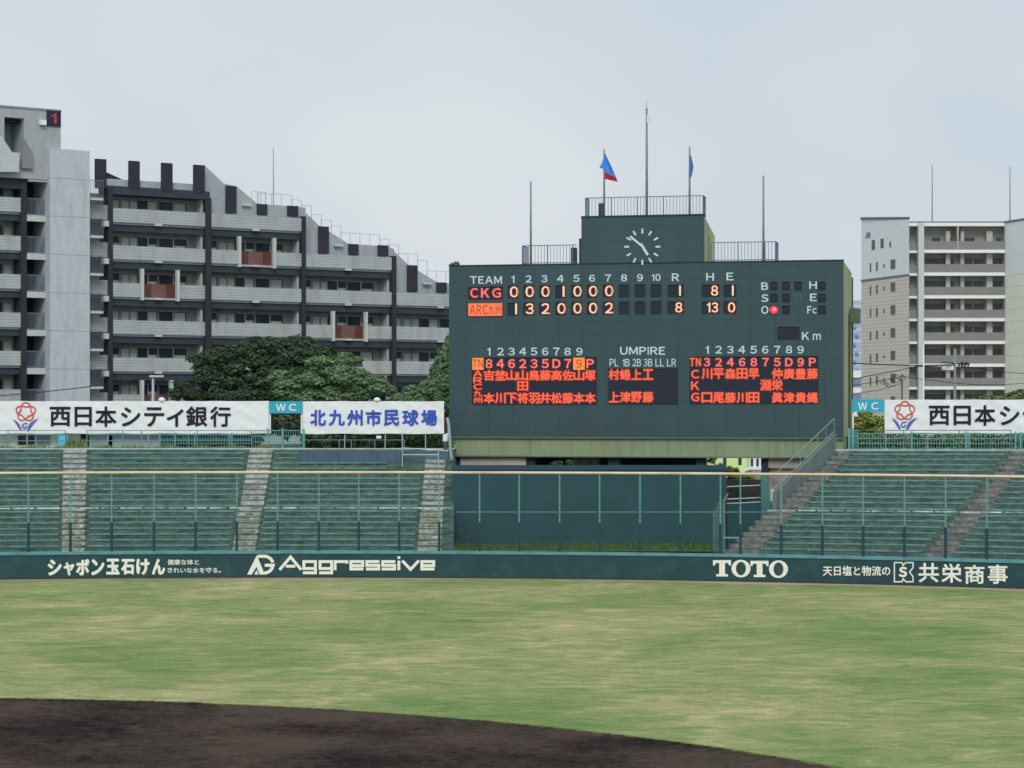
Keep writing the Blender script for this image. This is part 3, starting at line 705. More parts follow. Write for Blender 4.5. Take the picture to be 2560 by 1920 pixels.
# ---------------------------------------------------------------- banners above the bleachers
cloth_m = mat('banner_cloth', (.86, .88, .90), .8, .015, 1.2)
navy = mat('banner_black', V(32, 32, 46), .7, .05); red_l = mat('banner_red', V(186, 82, 78), .7, .06); blue_l = mat('banner_violet', V(84, 96, 160), .7, .06)
royal = mat('banner_blue', V(52, 82, 168), .7, .06)
WR = {}
def wr(x, z, sd):       # creases of the hanging cloth, metres
    return .6 * (.035 * math.sin(1.9 * x + 3.1 * z + sd) * math.sin(.7 * x - 2.3 * z + sd * 2) + .022 * math.sin(4.3 * x + 6.5 * z + sd * 3) * math.sin(1.1 * x + sd) + .012 * math.sin(9 * z - 7 * x + sd))
def banner(name, label, pl, x0, y0, x1, y1, sd, group=None):
    t = thing(name, label, 'banner', pl, group=group)
    a, b = pl.loc(x0, y0), pl.loc(x1, y1); nx = max(20, int((b[0] - a[0]) / .16)); nz_ = 18; mb = MB()
    for j in range(nz_ + 1):
        for i in range(nx + 1):
            x = a[0] + (b[0] - a[0]) * i / nx; z = b[2] + (a[2] - b[2]) * j / nz_
            z += .02 * math.sin(x * 1.7 + sd) * (1 if j in (0, nz_) else 0)
            mb.v.append((x, wr(x, z, sd), z))
    for j in range(nz_):
        for i in range(nx): k = j * (nx + 1) + i; mb.f.append((k, k + 1, k + nx + 2, k + nx + 1))
    mb.build('cloth', cloth_m, t, smooth=True)
    fr = MB()
    for z in (a[2] - .03, b[2] + .03): fr.tube([(a[0], .12, z), (b[0], .12, z)], .04, 5)
    for i in range(int((b[0] - a[0]) / 3) + 1): fr.tube([(a[0] + .1 + i * 3, .14, b[2] - 1.6), (a[0] + .1 + i * 3, .14, a[2])], .045, 5)
    fr.build('frame', galv, t)
    def fn(x, y, d=0.0):
        q = pl.loc(x, y, 0); return (q[0], wr(q[0], q[2], sd) + d, q[2])
    return t, fn
def bank(t, fn, dx, dy):
    sc_ = .2893
    mb = MB()
    for ch, x0, x1, y0, y1 in (('西', 430, 612, 197, 366), ('日', 645, 795, 197, 366), ('本', 825, 1008, 192, 370), ('シ', 1045, 1215, 200, 366), ('テ', 1245, 1420, 200, 368),
                               ('ィ', 1440, 1588, 216, 370), ('銀', 1608, 1792, 192, 368), ('行', 1815, 1996, 192, 370)):
        put_text(mb, ch, fn, (x0 * sc_ + dx, 960 + y0 * sc_ + dy, x1 * sc_ + dx, 960 + y1 * sc_ + dy), -.06, .024)
    mb.build('bank_lettering', navy, t)
    L_ = lambda x, y: (20 + x * .05122 + dx, 1000 + y * .05122 + dy)
    mb = MB(); pts = []
    for i in range(150):
        th = 4 * math.pi * i / 150; r = 372 + 112 * math.cos(2.5 * th); a = th + math.radians(-88)
        pts.append(L_(872 + r * math.cos(a), 585 + r * .95 * math.sin(a)))
    mb.ribbon(fn, pts[:76], 3.4, -.05); mb.ribbon(fn, pts[75:] + pts[:1], 3.4, -.052); mb.build('flower_logo', red_l, t)
    mb = MB()
    mb.add([fn(*L_(*p), -.05) for p in [(250, 950), (400, 1010), (420, 1200), (560, 1180), (600, 1480), (690, 1480)]], [(0, 2, 1), (1, 2, 3), (2, 4, 3), (3, 4, 5)])
    mb.add([fn(*L_(*p), -.05) for p in [(1500, 910), (1300, 980), (1330, 1080), (1080, 1120), (1200, 1250), (990, 1260), (930, 1510), (1020, 1510)]], [(0, 1, 2), (1, 3, 2), (2, 3, 4), (3, 5, 4), (4, 5, 7), (5, 6, 7)])
    mb.ribbon(fn, [L_(*p) for p in [(965, 1165), (900, 1135), (820, 1140), (745, 1185), (705, 1270), (735, 1350), (805, 1385), (875, 1360), (905, 1300), (870, 1255)]], 3.2, -.05)
    mb.build('leaf_logo', blue_l, t)
bl = Plane(167.6, 0)
GBN = 'white bank banners above the bleachers'
t, fn = banner('banner', 'long white bank banner with a red flower logo above the left bleachers', bl, -240, 1003, 672, 1084, 1.0, GBN); bank(t, fn, 0, 0)
t, fn = banner('banner', 'short white banner with blue lettering between the left WC sign and the scoreboard', bl, 757, 1003.5, 1110, 1084.5, 4.2)
mb = MB()
for ch, x0, x1 in (('北', 745, 882), ('九', 905, 1046), ('州', 1063, 1200), ('市', 1223, 1362), ('民', 1382, 1516), ('球', 1540, 1682), ('場', 1703, 1842)):
    put_text(mb, ch, fn, (560 + x0 * .2893, 1000 + 84 * .2893, 560 + x1 * .2893, 1000 + 223 * .2893), -.06, .035)
mb.build('stadium_lettering', royal, t)
br = Plane(164.4, -.03)
t, fn = banner('banner', 'white bank banner cut off by the right edge, above the right bleachers', br, 2211.5, 999.5, 2900, 1083, 7.7, GBN); bank(t, fn, 2197, -3)
wcm = mat('wc_teal', V(52, 152, 172), .5, .06, 1)
def wc(label, pl, x0, y0, x1, y1, tx, ty, pole):
    t = thing('wc_sign', label, 'sign', pl, group='teal WC signs')
    MB().bpx(pl, x0, y0, x1, y1, 0, .12).build('panel', wcm, t)
    mb = MB(); put_text(mb, 'W', pl.loc, (*tx[0:1], ty[0], tx[1], ty[1]), -.015, .03); put_text(mb, 'C', pl.loc, (tx[2], ty[0], tx[3], ty[1]), -.015, .03)
    mb.build('wc_lettering', mat('wc_white', V(205, 238, 240), .6, .04), t)
    mb = MB()
    for p, m_ in pole: mb.bpx(pl, p, y1 - 1, p + 4, 1084, .13, .22)
    mb.build('sign_post', mat('white_post', V(214, 222, 222), .6, .05), t)
wc('teal WC sign between the two left banners', Plane(167.5, 0), 672.5, 1003, 756.5, 1033, (690, 714, 722, 741.5), (1009.5, 1027.5), ((673, 0), (752, 0)))
wc('teal WC sign beside the right side of the scoreboard', Plane(164.2, -.03), 2130, 998, 2211, 1029.5, (2145, 2168, 2178, 2196.5), (1006, 1024.5), ((2130.5, 0),))
# small things on the banner frame and behind it
def globe(label, x, y, rx, ry, pl):
    t = thing('globe_lamp', label, 'lamp', pl)
    c = pl.loc(x, y); mb = MB(); n = 10
    for j in range(n + 1):
        ph = math.pi * j / n
        for i in range(14):
            a = 2 * math.pi * i / 14; mb.v.append((c[0] + rx * math.sin(ph) * math.cos(a), .1 + rx * math.sin(ph) * math.sin(a), c[2] + ry * math.cos(ph)))
    for j in range(n):
        for i in range(14): k = (i + 1) % 14; mb.f.append((j * 14 + i, (j + 1) * 14 + i, (j + 1) * 14 + k, j * 14 + k))
    mb.build('globe', mat('opal_plastic', V(200, 206, 204), .4, .05), t, smooth=True)
    MB().tube([(c[0], .3, c[2] - 1.6), (c[0], .3, c[2] - ry * .5)], .05, 6).build('stem', galv, t)
globe('white globe lamp on top of the long left bank banner', 404, 1000, .26, .2, bl)
globe('white globe lamp on top of the blue lettered banner', 942.5, 1000, .26, .2, bl)
sbp = Plane(168.6, 0)
t = thing('toilet_block', 'low pale toilet block behind the railing under the left bank banner', 'building', sbp)
MB().bpx(sbp, -240, 1040, 200, 1135, 0, 4).build('wall', mat('pale_render', V(196, 200, 192), .85, .08, .8, grime=(V(150, 155, 140), .6, (1, 1, .3))), t)
MB().bpx(sbp, 45, 1086, 87, 1112, -.05, -.003).build('window', mat('dark_glass', V(30, 38, 44), .15, .2, 3, spec=.5), t)
mb = MB()
for i in range(9): mb.bpx(sbp, 91 + i * 4, 1086, 93 + i * 4, 1113, -.1, -.05)
mb.build('grille', mat('blue_grey_grille', V(100, 130, 140), .6, .1), t)
MB().bpx(sbp, 88, 1085, 90.5, 1113, -.08, -.003).build('door_frame', cream, t)
bx = MB().bpx(sbp, 146, 1085, 165, 1118, -.9, -.5).bpx(sbp, 145, 1084, 166, 1086.5, -.95, -.45); bx = bx.build('utility_box', mat('turquoise_box', V(86, 178, 196), .5, .08, 2)); bx.location = (0, sbp.a, 0)
tag(bx, 'turquoise utility box at the top of the leftmost aisle', 'box')
cw = MB()
for x0, x1 in ((223, 271), (281, 400)): cw.bpx(sbp, x0, 1070, x1, 1135, -.3, -.2)
cw = cw.build('sheet_wall', mat('corrugated_grey', V(142, 156, 160), .6, .08, 1, seams=[('Z', .22, .05, V(112, 126, 130), .6)])); cw.location = (0, sbp.a, 0)
tag(cw, 'grey corrugated sheet wall with a dark gap under the left bank banner', 'wall')
dk = MB().bpx(sbp, 200, 1045, 420, 1135, .3, .5).build('gap_backing', mat('gap_dark', V(52, 62, 66), .9, .15, 1)); dk.location = (0, sbp.a, 0); tag(dk, 'dark backing sheet seen through the gap of the grey sheet wall', 'wall')  # plain dark sheet behind the sheet wall, filling its gap
pw = MB().bpx(Plane(166.2, 0), 941, 1089.5, 953, 1096, 0, .06).build('plate', mat('white_plate', V(226, 230, 228), .6, .03)); pw.location = (0, 166.2, 0); tag(pw, 'small white plate on the thin railing under the blue lettered banner', 'plate')
cl = Plane(164.8, 0); mb = MB().prism([cl.loc(*p)[::2] for p in [(1107, 1103), (1107.5, 1087), (1120, 1082), (1118.5, 1103)]], 0, .03)
cl_o = mb.build('cloth_sheet', mat('white_sheet', V(196, 208, 212), .8, .05, 2)); cl_o.location = (0, cl.a, 0); tag(cl_o, 'small white sheet hung at the corner beside the blue lettered banner', 'sheet')
pb = MB().bpx(cl, 1108.5, 1103, 1118, 1113, .02, .3).bpx(cl, 1109, 1113, 1118, 1126, .05, .4).build('box', mat('brown_box', V(78, 72, 74), .8, .2, 2)); pb.location = (0, cl.a, 0); tag(pb, 'small dark brown box under the white sheet beside the scoreboard', 'box')
sp = MB().tube([cl.loc(1118, 1044, -.1), cl.loc(1122, 1062, -.1), cl.loc(1126, 1120, -.1), cl.loc(1130, 1176, -.1)], .11, 6).tube([cl.loc(1122, 1062, .4), cl.loc(1124, 1120, .4), cl.loc(1127, 1178, .4)], .06, 6)
sp = sp.build('pipe', galv); sp.location = (0, cl.a, 0); tag(sp, 'tall slanting pale pipe along the left edge of the scoreboard', 'pipe')
# ---------------------------------------------------------------- scoreboard
B = Plane(168.59, -.2337)
sb = thing('scoreboard', 'large dark green electric baseball scoreboard with a clock tower on top', 'scoreboard', B)
slate_g = V(52, 72, 77)
board_m = mat('board_panels', slate_g, .45, .06, .35, spec=.3, grime=(V(60, 81, 86), .6, (.3, .3, .12)),
              seams=[('X', 1.78, .05, V(40, 56, 62), .7), ('Z', .985, .045, V(42, 58, 64), .65)])
olive = mat('olive_render', V(124, 138, 108), .85, .07, .5, grime=(V(98, 110, 88), .6, (2.6, 2.6, .12)))
olive_side = mat('olive_side', V(146, 158, 122), .8, .08, .8, grime=(V(100, 112, 88), .7, (1, 1, .15)))
edge_d = mat('dark_trim', V(36, 48, 58), .5, .1)
xl, xr = B.S(1122.5), B.S(2108.6); zt = H + 10.48; zb = H - 2.27
# front face as a slab, body behind it
MB().box(xl, xr, 0, .25, zb, zt).build('front_panels', board_m, sb)
mb = MB(); mb.add([(xl + .02, .25, zb), (xr - .02, .25, zb), (xr - .02, 7.5, zb), (xl + .02, 7.5, zb), (xl + .02, .25, zt - .02), (xr - .02, .25, zt - .02), (xr - .02, 7.5, zt - .45), (xl + .02, 7.5, zt - .45)],
       [(0, 1, 2, 3), (7, 6, 5, 4), (1, 5, 6, 2), (0, 3, 7, 4), (2, 6, 7, 3)])
mb.build('housing', olive_side, sb)
MB().box(xl - .03, xr + .03, -.04, .3, zt + .003, zt + .09).build('top_trim', edge_d, sb)
mb = MB(); mb.tube([(xr + .06, 4.6, zb - .5), (xr + .06, 4.6, zt - 3.6)], .09, 6); mb.tube([(xr + .05, 7.4, zb - .5), (xr + .05, 7.4, zt - .8)], .06, 6)
mb.build('downpipe', mat('downpipe_dark', V(66, 74, 60), .6, .15, 2), sb)
MB().box(xr, xr + .7, 5.6, 6.9, zt - 4.3, zt - 3.2).build('bracket', mat('bracket_olive', V(84, 92, 76), .7, .15, 2), sb)
mb = MB(); mb.box(xl + .1, xr - .05, .3, 3.4, B.Z(1620, 1141, .3), zb - .002); mb.box(xl + .12, xr - .02, .16, .298, B.Z(1620, 1098, .2), zb - .01)
mb.build('base_beam', olive, sb)
MB().box(xl + .1, xr - .06, .2, .299, B.Z(1620, 1144, .3), B.Z(1620, 1140.5, .3)).build('beam_lip', mat('beam_lip', V(92, 108, 98), .8, .1), sb)
MB().box(xl + .1, xr - .02, .05, .158, zb - .09, zb - .004).build('beam_trim', mat('gutter_green', V(120, 138, 128), .7, .1), sb)

def panel(x0, y0, x1, y1, name='display_panel', rim=.06):
    a, b = B.loc(x0, y0), B.loc(x1, y1); xm = (x0 + x1) / 2; za, zb_ = B.Z(xm, y0), B.Z(xm, y1)
    mb = MB(); mb.box(a[0], b[0], -.03, -.002, zb_, za)
    mb.box(a[0], b[0], -.09, -.031, za - rim * .5, za); mb.box(a[0], b[0], -.06, -.031, zb_, zb_ + rim * .5)
    mb.box(a[0], a[0] + rim * .6, -.06, -.031, zb_ + .04, za - .04); mb.box(b[0] - rim * .6, b[0], -.06, -.031, zb_ + .04, za - .04)
    return mb.build(name, dark_panel, sb)
amber = glow('led_cream', (1.0, .74, .42)); redd = glow('led_red', (1.0, .135, .055), 1.05); pink = glow('led_pink', (1.0, .22, .20), 1.0); orange = glow('led_orange_block', (1.0, .20, .07), 1.0)
halo = glow('led_halo', (.50, .02, .008), .8)
ledtext = mat('unlit_led', V(150, 45, 25), .5, .05)
bf = B.loc
def led(body, box, m, parent, name='digit', bold=.01, k=1.0, d=-.045, fr=1.5):
    """lit figure with the red fringe of the lamps round its strokes"""
    mb = MB(); put_text(mb, body, bf, box, d, bold, k); n = len(mb.f); h = box[3] - box[1]
    if fr: put_text(mb, body, bf, (box[0] - (fr if box[2] is not None else 0), box[1] - fr, None if box[2] is None else box[2] + fr, box[3] + fr), d + .010, bold + fr / h, k)
    return mb.build(name, m, parent, m2=halo, n1=n)
# innings
sx5, o5 = .2351, (1120, 640); sx6, o6 = .2441, (1600, 640)
inn = [1282.2, 1321.5, 1361, 1401, 1441, 1480, 1520, 1560, 1600, 1640]
row1, row2 = '0001000', '1320002'
def mark(tx, box, name, bold=.03, k=1.0):
    put_text(MB(), tx, bf, box, -.02, bold, k).build(name, white_letter, sb)
mark('TEAM', (1175, 690.3, 1255, 709.5), 'heading_word')
for i, x in enumerate(inn):
    y = lerp(689, 684.5, i / 9)
    mark(str(i + 1), (x if i < 9 else 1640.5, y, None, y + 18), 'heading_numeral', k=1.22 if i < 9 else 1.0)
for ch, x0, x1, y in (('R', 1679.5, 1698, 683.5), ('H', 1765.5, 1785, 682.5), ('E', 1816, 1833.5, 681.5)): mark(ch, (x0, y, x1, y + 19.5), 'heading_letter')
for i, x in enumerate(inn):
    for r, row in ((0, row1), (1, row2)):
        y = lerp((715.5, 758)[r], (712, 754.5)[r], i / 9)
        p = panel(x - 12.5, y - 1.5, x + 12.5, y + 29)
        if i < 7:
            ch = row[i]; xx = x + (8 if ch == '1' else 3)
            led('bar' if ch == '1' else ch, (xx, y + 1, None, y + 27.5), amber, p, k=(1.0 if ch == '1' else 1.1), bold=.012)
for (x0, x1, vals) in ((1669.5, 1709, '1 8'), (1755.5, 1798.5, '8 13'), (1809.5, 1841, '1 0')):
    for r, v in enumerate(vals.split()):
        y = (712.5, 754.5)[r]; p = panel(x0, y - 1, x1, y + 28)
        xx = x1 - (9 if v == '1' else 12 if len(v) == 1 else 17)
        led('bar' if v == '1' else v, (xx, y + 1.5, None, y + 26.5), amber, p, k=(1.0 if len(v) == 1 else .9), bold=.012)
p = panel(1171.5, 717, 1257, 747); led('C', (1176, 720.5, 1195, 744), pink, p, 'team_letter'); led('K', (1203, 720.5, 1223, 744), pink, p, 'team_letter'); led('G', (1231, 720.5, 1252, 744), pink, p, 'team_letter')
p = panel(1169.5, 757, 1257.5, 791)
mb = MB()
for ch, x0, x1 in (('A', 1175, 1188), ('R', 1192, 1203), ('C', 1207, 1219), ('九', 1221, 1236), ('州', 1238, 1254)): put_text(mb, ch, bf, (x0, 763, x1, 786), -.058, .0)
n = len(mb.f); mb.bpx(B, 1170.5, 758, 1256.5, 790, -.05, -.035); mb.build('lit_block', ledtext, p, m2=orange, n1=n)
# count lamps
for ch, x0, x1, y0, y1 in (('B', 1903, 1920.5, 706, 725), ('S', 1903, 1921, 735.5, 755), ('O', 1903, 1921, 764.5, 785), ('H', 2023, 2042.5, 703.5, 722.5), ('E', 2025, 2042, 734, 753), ('F', 2018, 2029, 765, 784), ('c', 2031, 2042, 770, 784), ('K', 2005, 2023, 830, 850), ('m', 2032, 2052, 834, 850)):
    mark(ch, (x0, y0, x1, y1), 'count_letter')
lampd = mat('unlit_lamp', V(44, 44, 48), .3, .1, 5)
def disc(x, y, r, d, k=20):
    mb = MB(); b = []
    for i in range(k): t = 2 * math.pi * i / k; b.append(bf(x + r * math.cos(t), y + r * math.sin(t), d))
    b2 = [(q[0], q[1] + .04, q[2]) for q in b]
    return mb.add(b + b2, [tuple(range(k))] + [(i, (i + 1) % k, (i + 1) % k + k, i + k) for i in range(k)])
for y, xs in ((714.5, (1934.5, 1965, 1995.5, 2055)), (744.5, (1934.5, 1965, 2055)), (774.5, (1934.5, 1965, 2055))):
    for x in xs:
        p = panel(x - 9.5, y - 10, x + 9.5, y + 10, 'count_lamp')
        lit = (x == 1934.5 and y > 770)
        disc(x, y - (0 if not lit else 0), 10.5 if lit else 6, -.08).build('bulb', glow('lamp_red', (1.0, .035, .09), 1.0) if lit else lampd, p)
        if lit: disc(x + 1, y - 1, 5, -.125).build('bulb_core', glow('lamp_core', (1.0, .30, .38), 1.0), p)
mb = MB(); mb.ribbon(bf, [(1988, 737), (2003, 737), (2003, 752), (1988, 752)], 1.2, -.012, True); mb.build('blank_outline', mat('outline_faint', V(86, 104, 108), .6, .05), sb)
panel(1944, 817, 1998.5, 848, 'speed_panel')
# line-ups
def lineup(x0, x1, y0, y1, head, hy, cols, pos, rows, names, side, inverse=()):
    for i, x in enumerate(head): mark(str(i + 1), (x, hy, None, hy + 19.5), 'order_numeral', k=1.2)
    p = panel(x0, y0, x1, y1, 'lineup_panel')
    for i, x in enumerate(cols):
        ch = pos[i]
        if i in inverse:
            mb = MB(); put_text(mb, ch, bf, (x, rows[0][0] + 1, None, rows[0][1] - 1), -.058, .0, 1.0 if len(ch) == 1 else .75); n = len(mb.f)
            mb.bpx(B, x - 14.5, y0 + 1, x + 14.5, y0 + 31.5, -.05, -.035).build('lit_block', ledtext, p, m2=glow('led_yellow_block', (1.0, .27, .06), 1.0), n1=n)
        else:
            led(ch, (x, rows[0][0], None, rows[0][1]), orange if ch == 'TN' else pink, p, 'position_letter', bold=.012, k=1.1 if len(ch) == 1 else .75)
        if i == 0: continue
        for r in range(3):
            c = names[r][i - 1]
            if c != '　':
                led(c, (x - 13.4, rows[r + 1][0], x + 13.4, rows[r + 1][1]), redd, p, 'name_character', bold=.018, fr=1.5)
    n = len(side); ya, yb = rows[1][0], rows[3][1]
    for j, c in enumerate(side):
        yy = ya + (yb - ya) * (j + .06) / n; y2 = ya + (yb - ya) * (j + .94) / n; wd = 11 if n > 3 else 10
        led(c, (cols[0] - wd, yy + (2 if n == 3 else 0), cols[0] + wd, y2 - (2 if n == 3 else 0)), redd, p, 'team_letter', bold=.018, fr=1.2)
lineup(1180, 1491.5, 893, 1010.5, [1222, 1251.5, 1279, 1307, 1335, 1363, 1391, 1419, 1448.5], 869, [1194.5] + [1194.5 + 28.1 * (i + 1) for i in range(10)],
       ['TN', '8', '4', '6', '2', '3', '5', 'D', '7', '9', 'P'], [(898, 920), (925.5, 951), (953.5, 977), (982, 1008.5)],
       ['吉埜山山鳥藤高佐山塚', '　　　田　　　　　　', '本川下将羽井松藤本本'], 'ARC九州', (0, 9))
lineup(1724.5, 2045.5, 891, 1009, [1768, 1796.5, 1826, 1854.5, 1884, 1913, 1943, 1972.5, 2001.5], 864.5, [1738] + [1738 + 29.3 * (i + 1) for i in range(10)],
       ['TN', '3', '2', '4', '6', '8', '7', '5', 'D', '9', 'P'], [(895, 915.5), (921, 947.5), (949, 976.5), (981, 1007)],
       ['川平森田早　仲廣豊藤', '　　　　　淵栄　　　', '口尾藤川田　眞津貴縄'], 'CKG')
mark('UMPIRE', (1550, 867, 1663, 887), 'umpire_word')
for tx, x0, x1 in (('PL', 1524, 1545.5), ('1B', 1556.5, 1574.5), ('2B', 1581, 1602.5), ('3B', 1609, 1631), ('LL', 1638.5, 1659.5), ('LR', 1667.5, 1690)): mark(tx, (x0, 897, x1, 916), 'umpire_post', .015)
p = panel(1521.5, 921, 1694, 1010, 'umpire_panel')
for x, nm in ((1534.8, '村上'), (1563, '蜷津'), (1591, '上野'), (1620, '工藤')):
    for c, (ya, yb) in zip(nm, ((923, 949.5), (979.5, 1006))): led(c, (x - 13.2, ya, x + 13.2, yb), redd, p, 'name_character', bold=.018, fr=1.5)
# clock tower
xa, xb = B.S(1453.6), B.S(1760); zc = B.Z(1607, 541.5); zr = zt + .095
MB().box(xa, xb, -.01, .25, zr, zc).build('tower_front', board_m, sb)
mb = MB(); mb.add([(xa + .02, .25, zr), (xb - .02, .25, zr), (xb - .02, 5.8, zr), (xa + .02, 5.8, zr), (xa + .02, .25, zc - .02), (xb - .02, .25, zc - .02), (xb - .02, 5.8, zc - 1.1), (xa + .02, 5.8, zc - 1.1)],
       [(0, 1, 2, 3), (7, 6, 5, 4), (1, 5, 6, 2), (0, 3, 7, 4), (2, 6, 7, 3)]); mb.build('tower_housing', olive_side, sb)
MB().box(xb - .015, xb + .02, 2.0, 2.9, zr, zr + 2.1).build('tower_door', mat('olive_door', V(108, 120, 92), .6, .08), sb)
MB().box(xa - .03, xb + .06, -.05, .5, zc + .003, zc + .12).build('tower_trim', edge_d, sb)
MB().box(B.S(1442), xa, .8, 2.2, zr, B.Z(1448, 594)).build('tower_annex', board_m, sb)
mb = MB(); c7 = lambda x, y: (1260 + x * .3164, 240 + y * .3164)
for i in range(12):
    a = math.pi * 2 * i / 12; s0, c0 = math.sin(a), math.cos(a)
    mb.ribbon(bf, [c7(1093 + 104 * s0, 1191 - 104 * c0), c7(1093 + 143 * s0, 1191 - 143 * c0)], 14 * .3164, -.05)
mb.build('clock_mark', white_letter, sb)
mb = MB().ribbon(bf, [c7(1112, 1205), c7(996, 1108)], 17 * .3164, -.09); mb.build('minute_hand', white_letter, sb)
mb = MB().ribbon(bf, [c7(1078, 1165), c7(1137, 1257)], 21 * .3164, -.07); mb.build('hour_hand', white_letter, sb)
def roofrail(name, x0, x1, zbase, h, d0, d1, returns):
    a, b = B.S(x0, d0), B.S(x1, d0); mb = MB(); n = int((b - a) / .24)
    for i in range(n + 1): x = a + (b - a) * i / n; mb.tube([(x, d0, zbase), (x, d0, zbase + h)], .022 if i % 8 else .05, 4)
    for z in (zbase + .1, zbase + h): mb.tube([(a, d0, z), (b, d0, z)], .04, 4)
    for x in returns:
        X = a if x == 0 else b; k = int((d1 - d0) / .25)
        for i in range(1, k + 1): mb.tube([(X, d0 + (d1 - d0) * i / k, zbase), (X, d0 + (d1 - d0) * i / k, zbase + h)], .028, 4)
        for z in (zbase + .1, zbase + h): mb.tube([(X, d0, z), (X, d1, z)], .04, 4)
    mb.build(name, mat('roof_rail_steel', V(92, 100, 124), .5, .15, 1), sb)
roofrail('tower_railing', 1464, 1757, zc + .0, 1.5, .5, 1.9, (0, 1))
roofrail('roof_railing', 1306, 1440, zr, 1.4, .5, 2.4, (0,))
roofrail('roof_railing', 1778, 1938, zr, 1.4, .5, 2.4, (1,))
mb = MB(); mb.bpx(B, 1497, 508, 1509, 544, 1.4, 1.8); mb.bpx(B, 1427, 619, 1438, 661, 1.0, 1.8)
mb.build('roof_cabinet', mat('navy_cabinet', V(48, 58, 82), .5, .1), sb)
# piers and walls under the deck
t = thing('scoreboard_undercroft', 'dark undercroft with beige wall panels and piers below the scoreboard deck', 'undercroft', B)
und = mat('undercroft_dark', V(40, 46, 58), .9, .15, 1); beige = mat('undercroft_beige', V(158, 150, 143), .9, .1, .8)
MB().bpx(B, 1126, 1130, 1765, 1420, 5.0, 5.3).build('back_wall', und, t)  # wall coloured dark to stand in for the shade in the gap
MB().bpx(B, 1151, 1144, 1315, 1300, .55, .8).build('wall_panel', beige, t)
MB().bpx(B, 1921, 1143, 2075, 1170, .6, .8).bpx(B, 1921, 1171, 2075, 1400, .9, 1.1).build('wall_panel', mat('undercroft_taupe', V(150, 140, 134), .9, .1, .8, grime=(V(60, 56, 56), .8, (.6, .6, .6))), t)
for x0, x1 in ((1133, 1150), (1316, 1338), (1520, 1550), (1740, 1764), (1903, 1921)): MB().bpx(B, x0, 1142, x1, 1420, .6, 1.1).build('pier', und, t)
MB().bpx(B, 1430, 1146, 1498, 1180, 4.6, 4.9).build('stored_boards', mat('pale_boards', V(132, 130, 128), .9, .5, 2.2), t)

# flagpoles on the scoreboard
def pole(x, y0, base, d, r, label, name='flagpole', tip=False):
    t = thing(name, label, 'flagpole', B)
    X = B.S(x, d); z1 = B.Z(x, y0, d)
    MB().tube([(X, d, base), (X, d, (base + z1) / 2), (X, d, z1)], r, 8, r * .7).build('shaft', pole_grey, t, smooth=True)
    if tip: MB().tube([(X, d, z1), (X, d, z1 + .55)], .025, 5).tube([(X - .1, d, z1 - .02), (X + .1, d, z1 - .02)], .07, 6).build('finial', galv, t)
    return t, X, d
def flag(name, label, X, d, verts, faces, m, top):
    t = thing(name, label, 'flag', B)
    for nm, fs, mm in m:
        MB().add(verts, fs).build(nm, mm, t)
pole(1327, 453.6, zr, 1.2, .085, 'bare flagpole on the left roof of the scoreboard')
pole(1908.6, 439, zr, 1.2, .085, 'bare flagpole on the right roof of the scoreboard')
pole(1510.5, 373, zc + .01, 1.2, .085, 'flagpole flying the blue and red flag on the clock tower')
pole(1616.8, 272, zc + .01, 1.2, .10, 'tallest flagpole at the middle of the clock tower', tip=True)
pole(1724, 366.6, zc + .01, 1.2, .085, 'flagpole with the limp blue flag on the clock tower')
def cloth(name, label, edge_px, m, cols, d=1.15, amp=.12):
    """flag as a folded sheet between a left and a right edge given as photo points, top to bottom"""
    t = thing(name, label, 'flag', B)
    Ls, Rs, n = edge_px[0], edge_px[1], 14
    def at(E, v): f_ = v * (len(E) - 1); i = min(int(f_), len(E) - 2); a, b = E[i], E[i + 1]; return (a[0] + (b[0] - a[0]) * (f_ - i), a[1] + (b[1] - a[1]) * (f_ - i))
    k = 12
    for (nm, v0, v1, mm) in cols:
        mb = MB()
        for j in range(n + 1):
            v = v0 + (v1 - v0) * j / n; a, b = at(Ls, v), at(Rs, v)
            for i in range(k + 1):
                u = i / k; q = B.loc(a[0] + (b[0] - a[0]) * u, a[1] + (b[1] - a[1]) * u, d)
                mb.v.append((q[0], d + amp * math.sin(u * 9 + v * 5) * (.3 + u), q[2]))
        for j in range(n):
            for i in range(k): b_ = j * (k + 1) + i; mb.f.append((b_, b_ + 1, b_ + k + 2, b_ + k + 1))
        mb.build(nm, mm, t, smooth=True)
c7 = lambda x, y: (1260 + x * .3164, 240 + y * .3164)
fb = mat('flag_blue', V(70, 126, 214), .8, .08, 2); fr_ = mat('flag_red', V(160, 38, 54), .8, .1, 2); fw = mat('flag_white', V(196, 200, 216), .8, .08, 3); fs_ = mat('flag_steel_blue', V(70, 112, 168), .8, .1, 3)
cloth('flag', 'bright blue flag with a red lower band', [[c7(796, 455), c7(775, 520), c7(752, 568), c7(790, 575), c7(794, 600), c7(796, 655)], [c7(799, 455), c7(826, 510), c7(856, 565), c7(878, 620), c7(886, 645), c7(895, 678)]], None,
      (('blue_field', 0, .80, fb), ('red_band', .80, 1, fr_)))
cloth('flag', 'small white flag hanging limp near the top of the tallest flagpole', [[c7(1128, 148), c7(1128, 185), c7(1129, 216)], [c7(1136, 148), c7(1156, 185), c7(1168, 220)]], None, (('cloth', 0, 1, fw),), d=1.02, amp=.03)
cloth('flag', 'limp steel blue flag hanging down its flagpole', [[c7(1467, 470), c7(1465, 560), c7(1467, 640)], [c7(1478, 470), c7(1499, 560), c7(1480, 640)]], None, (('cloth', 0, 1, fs_),), d=1.05, amp=.06)
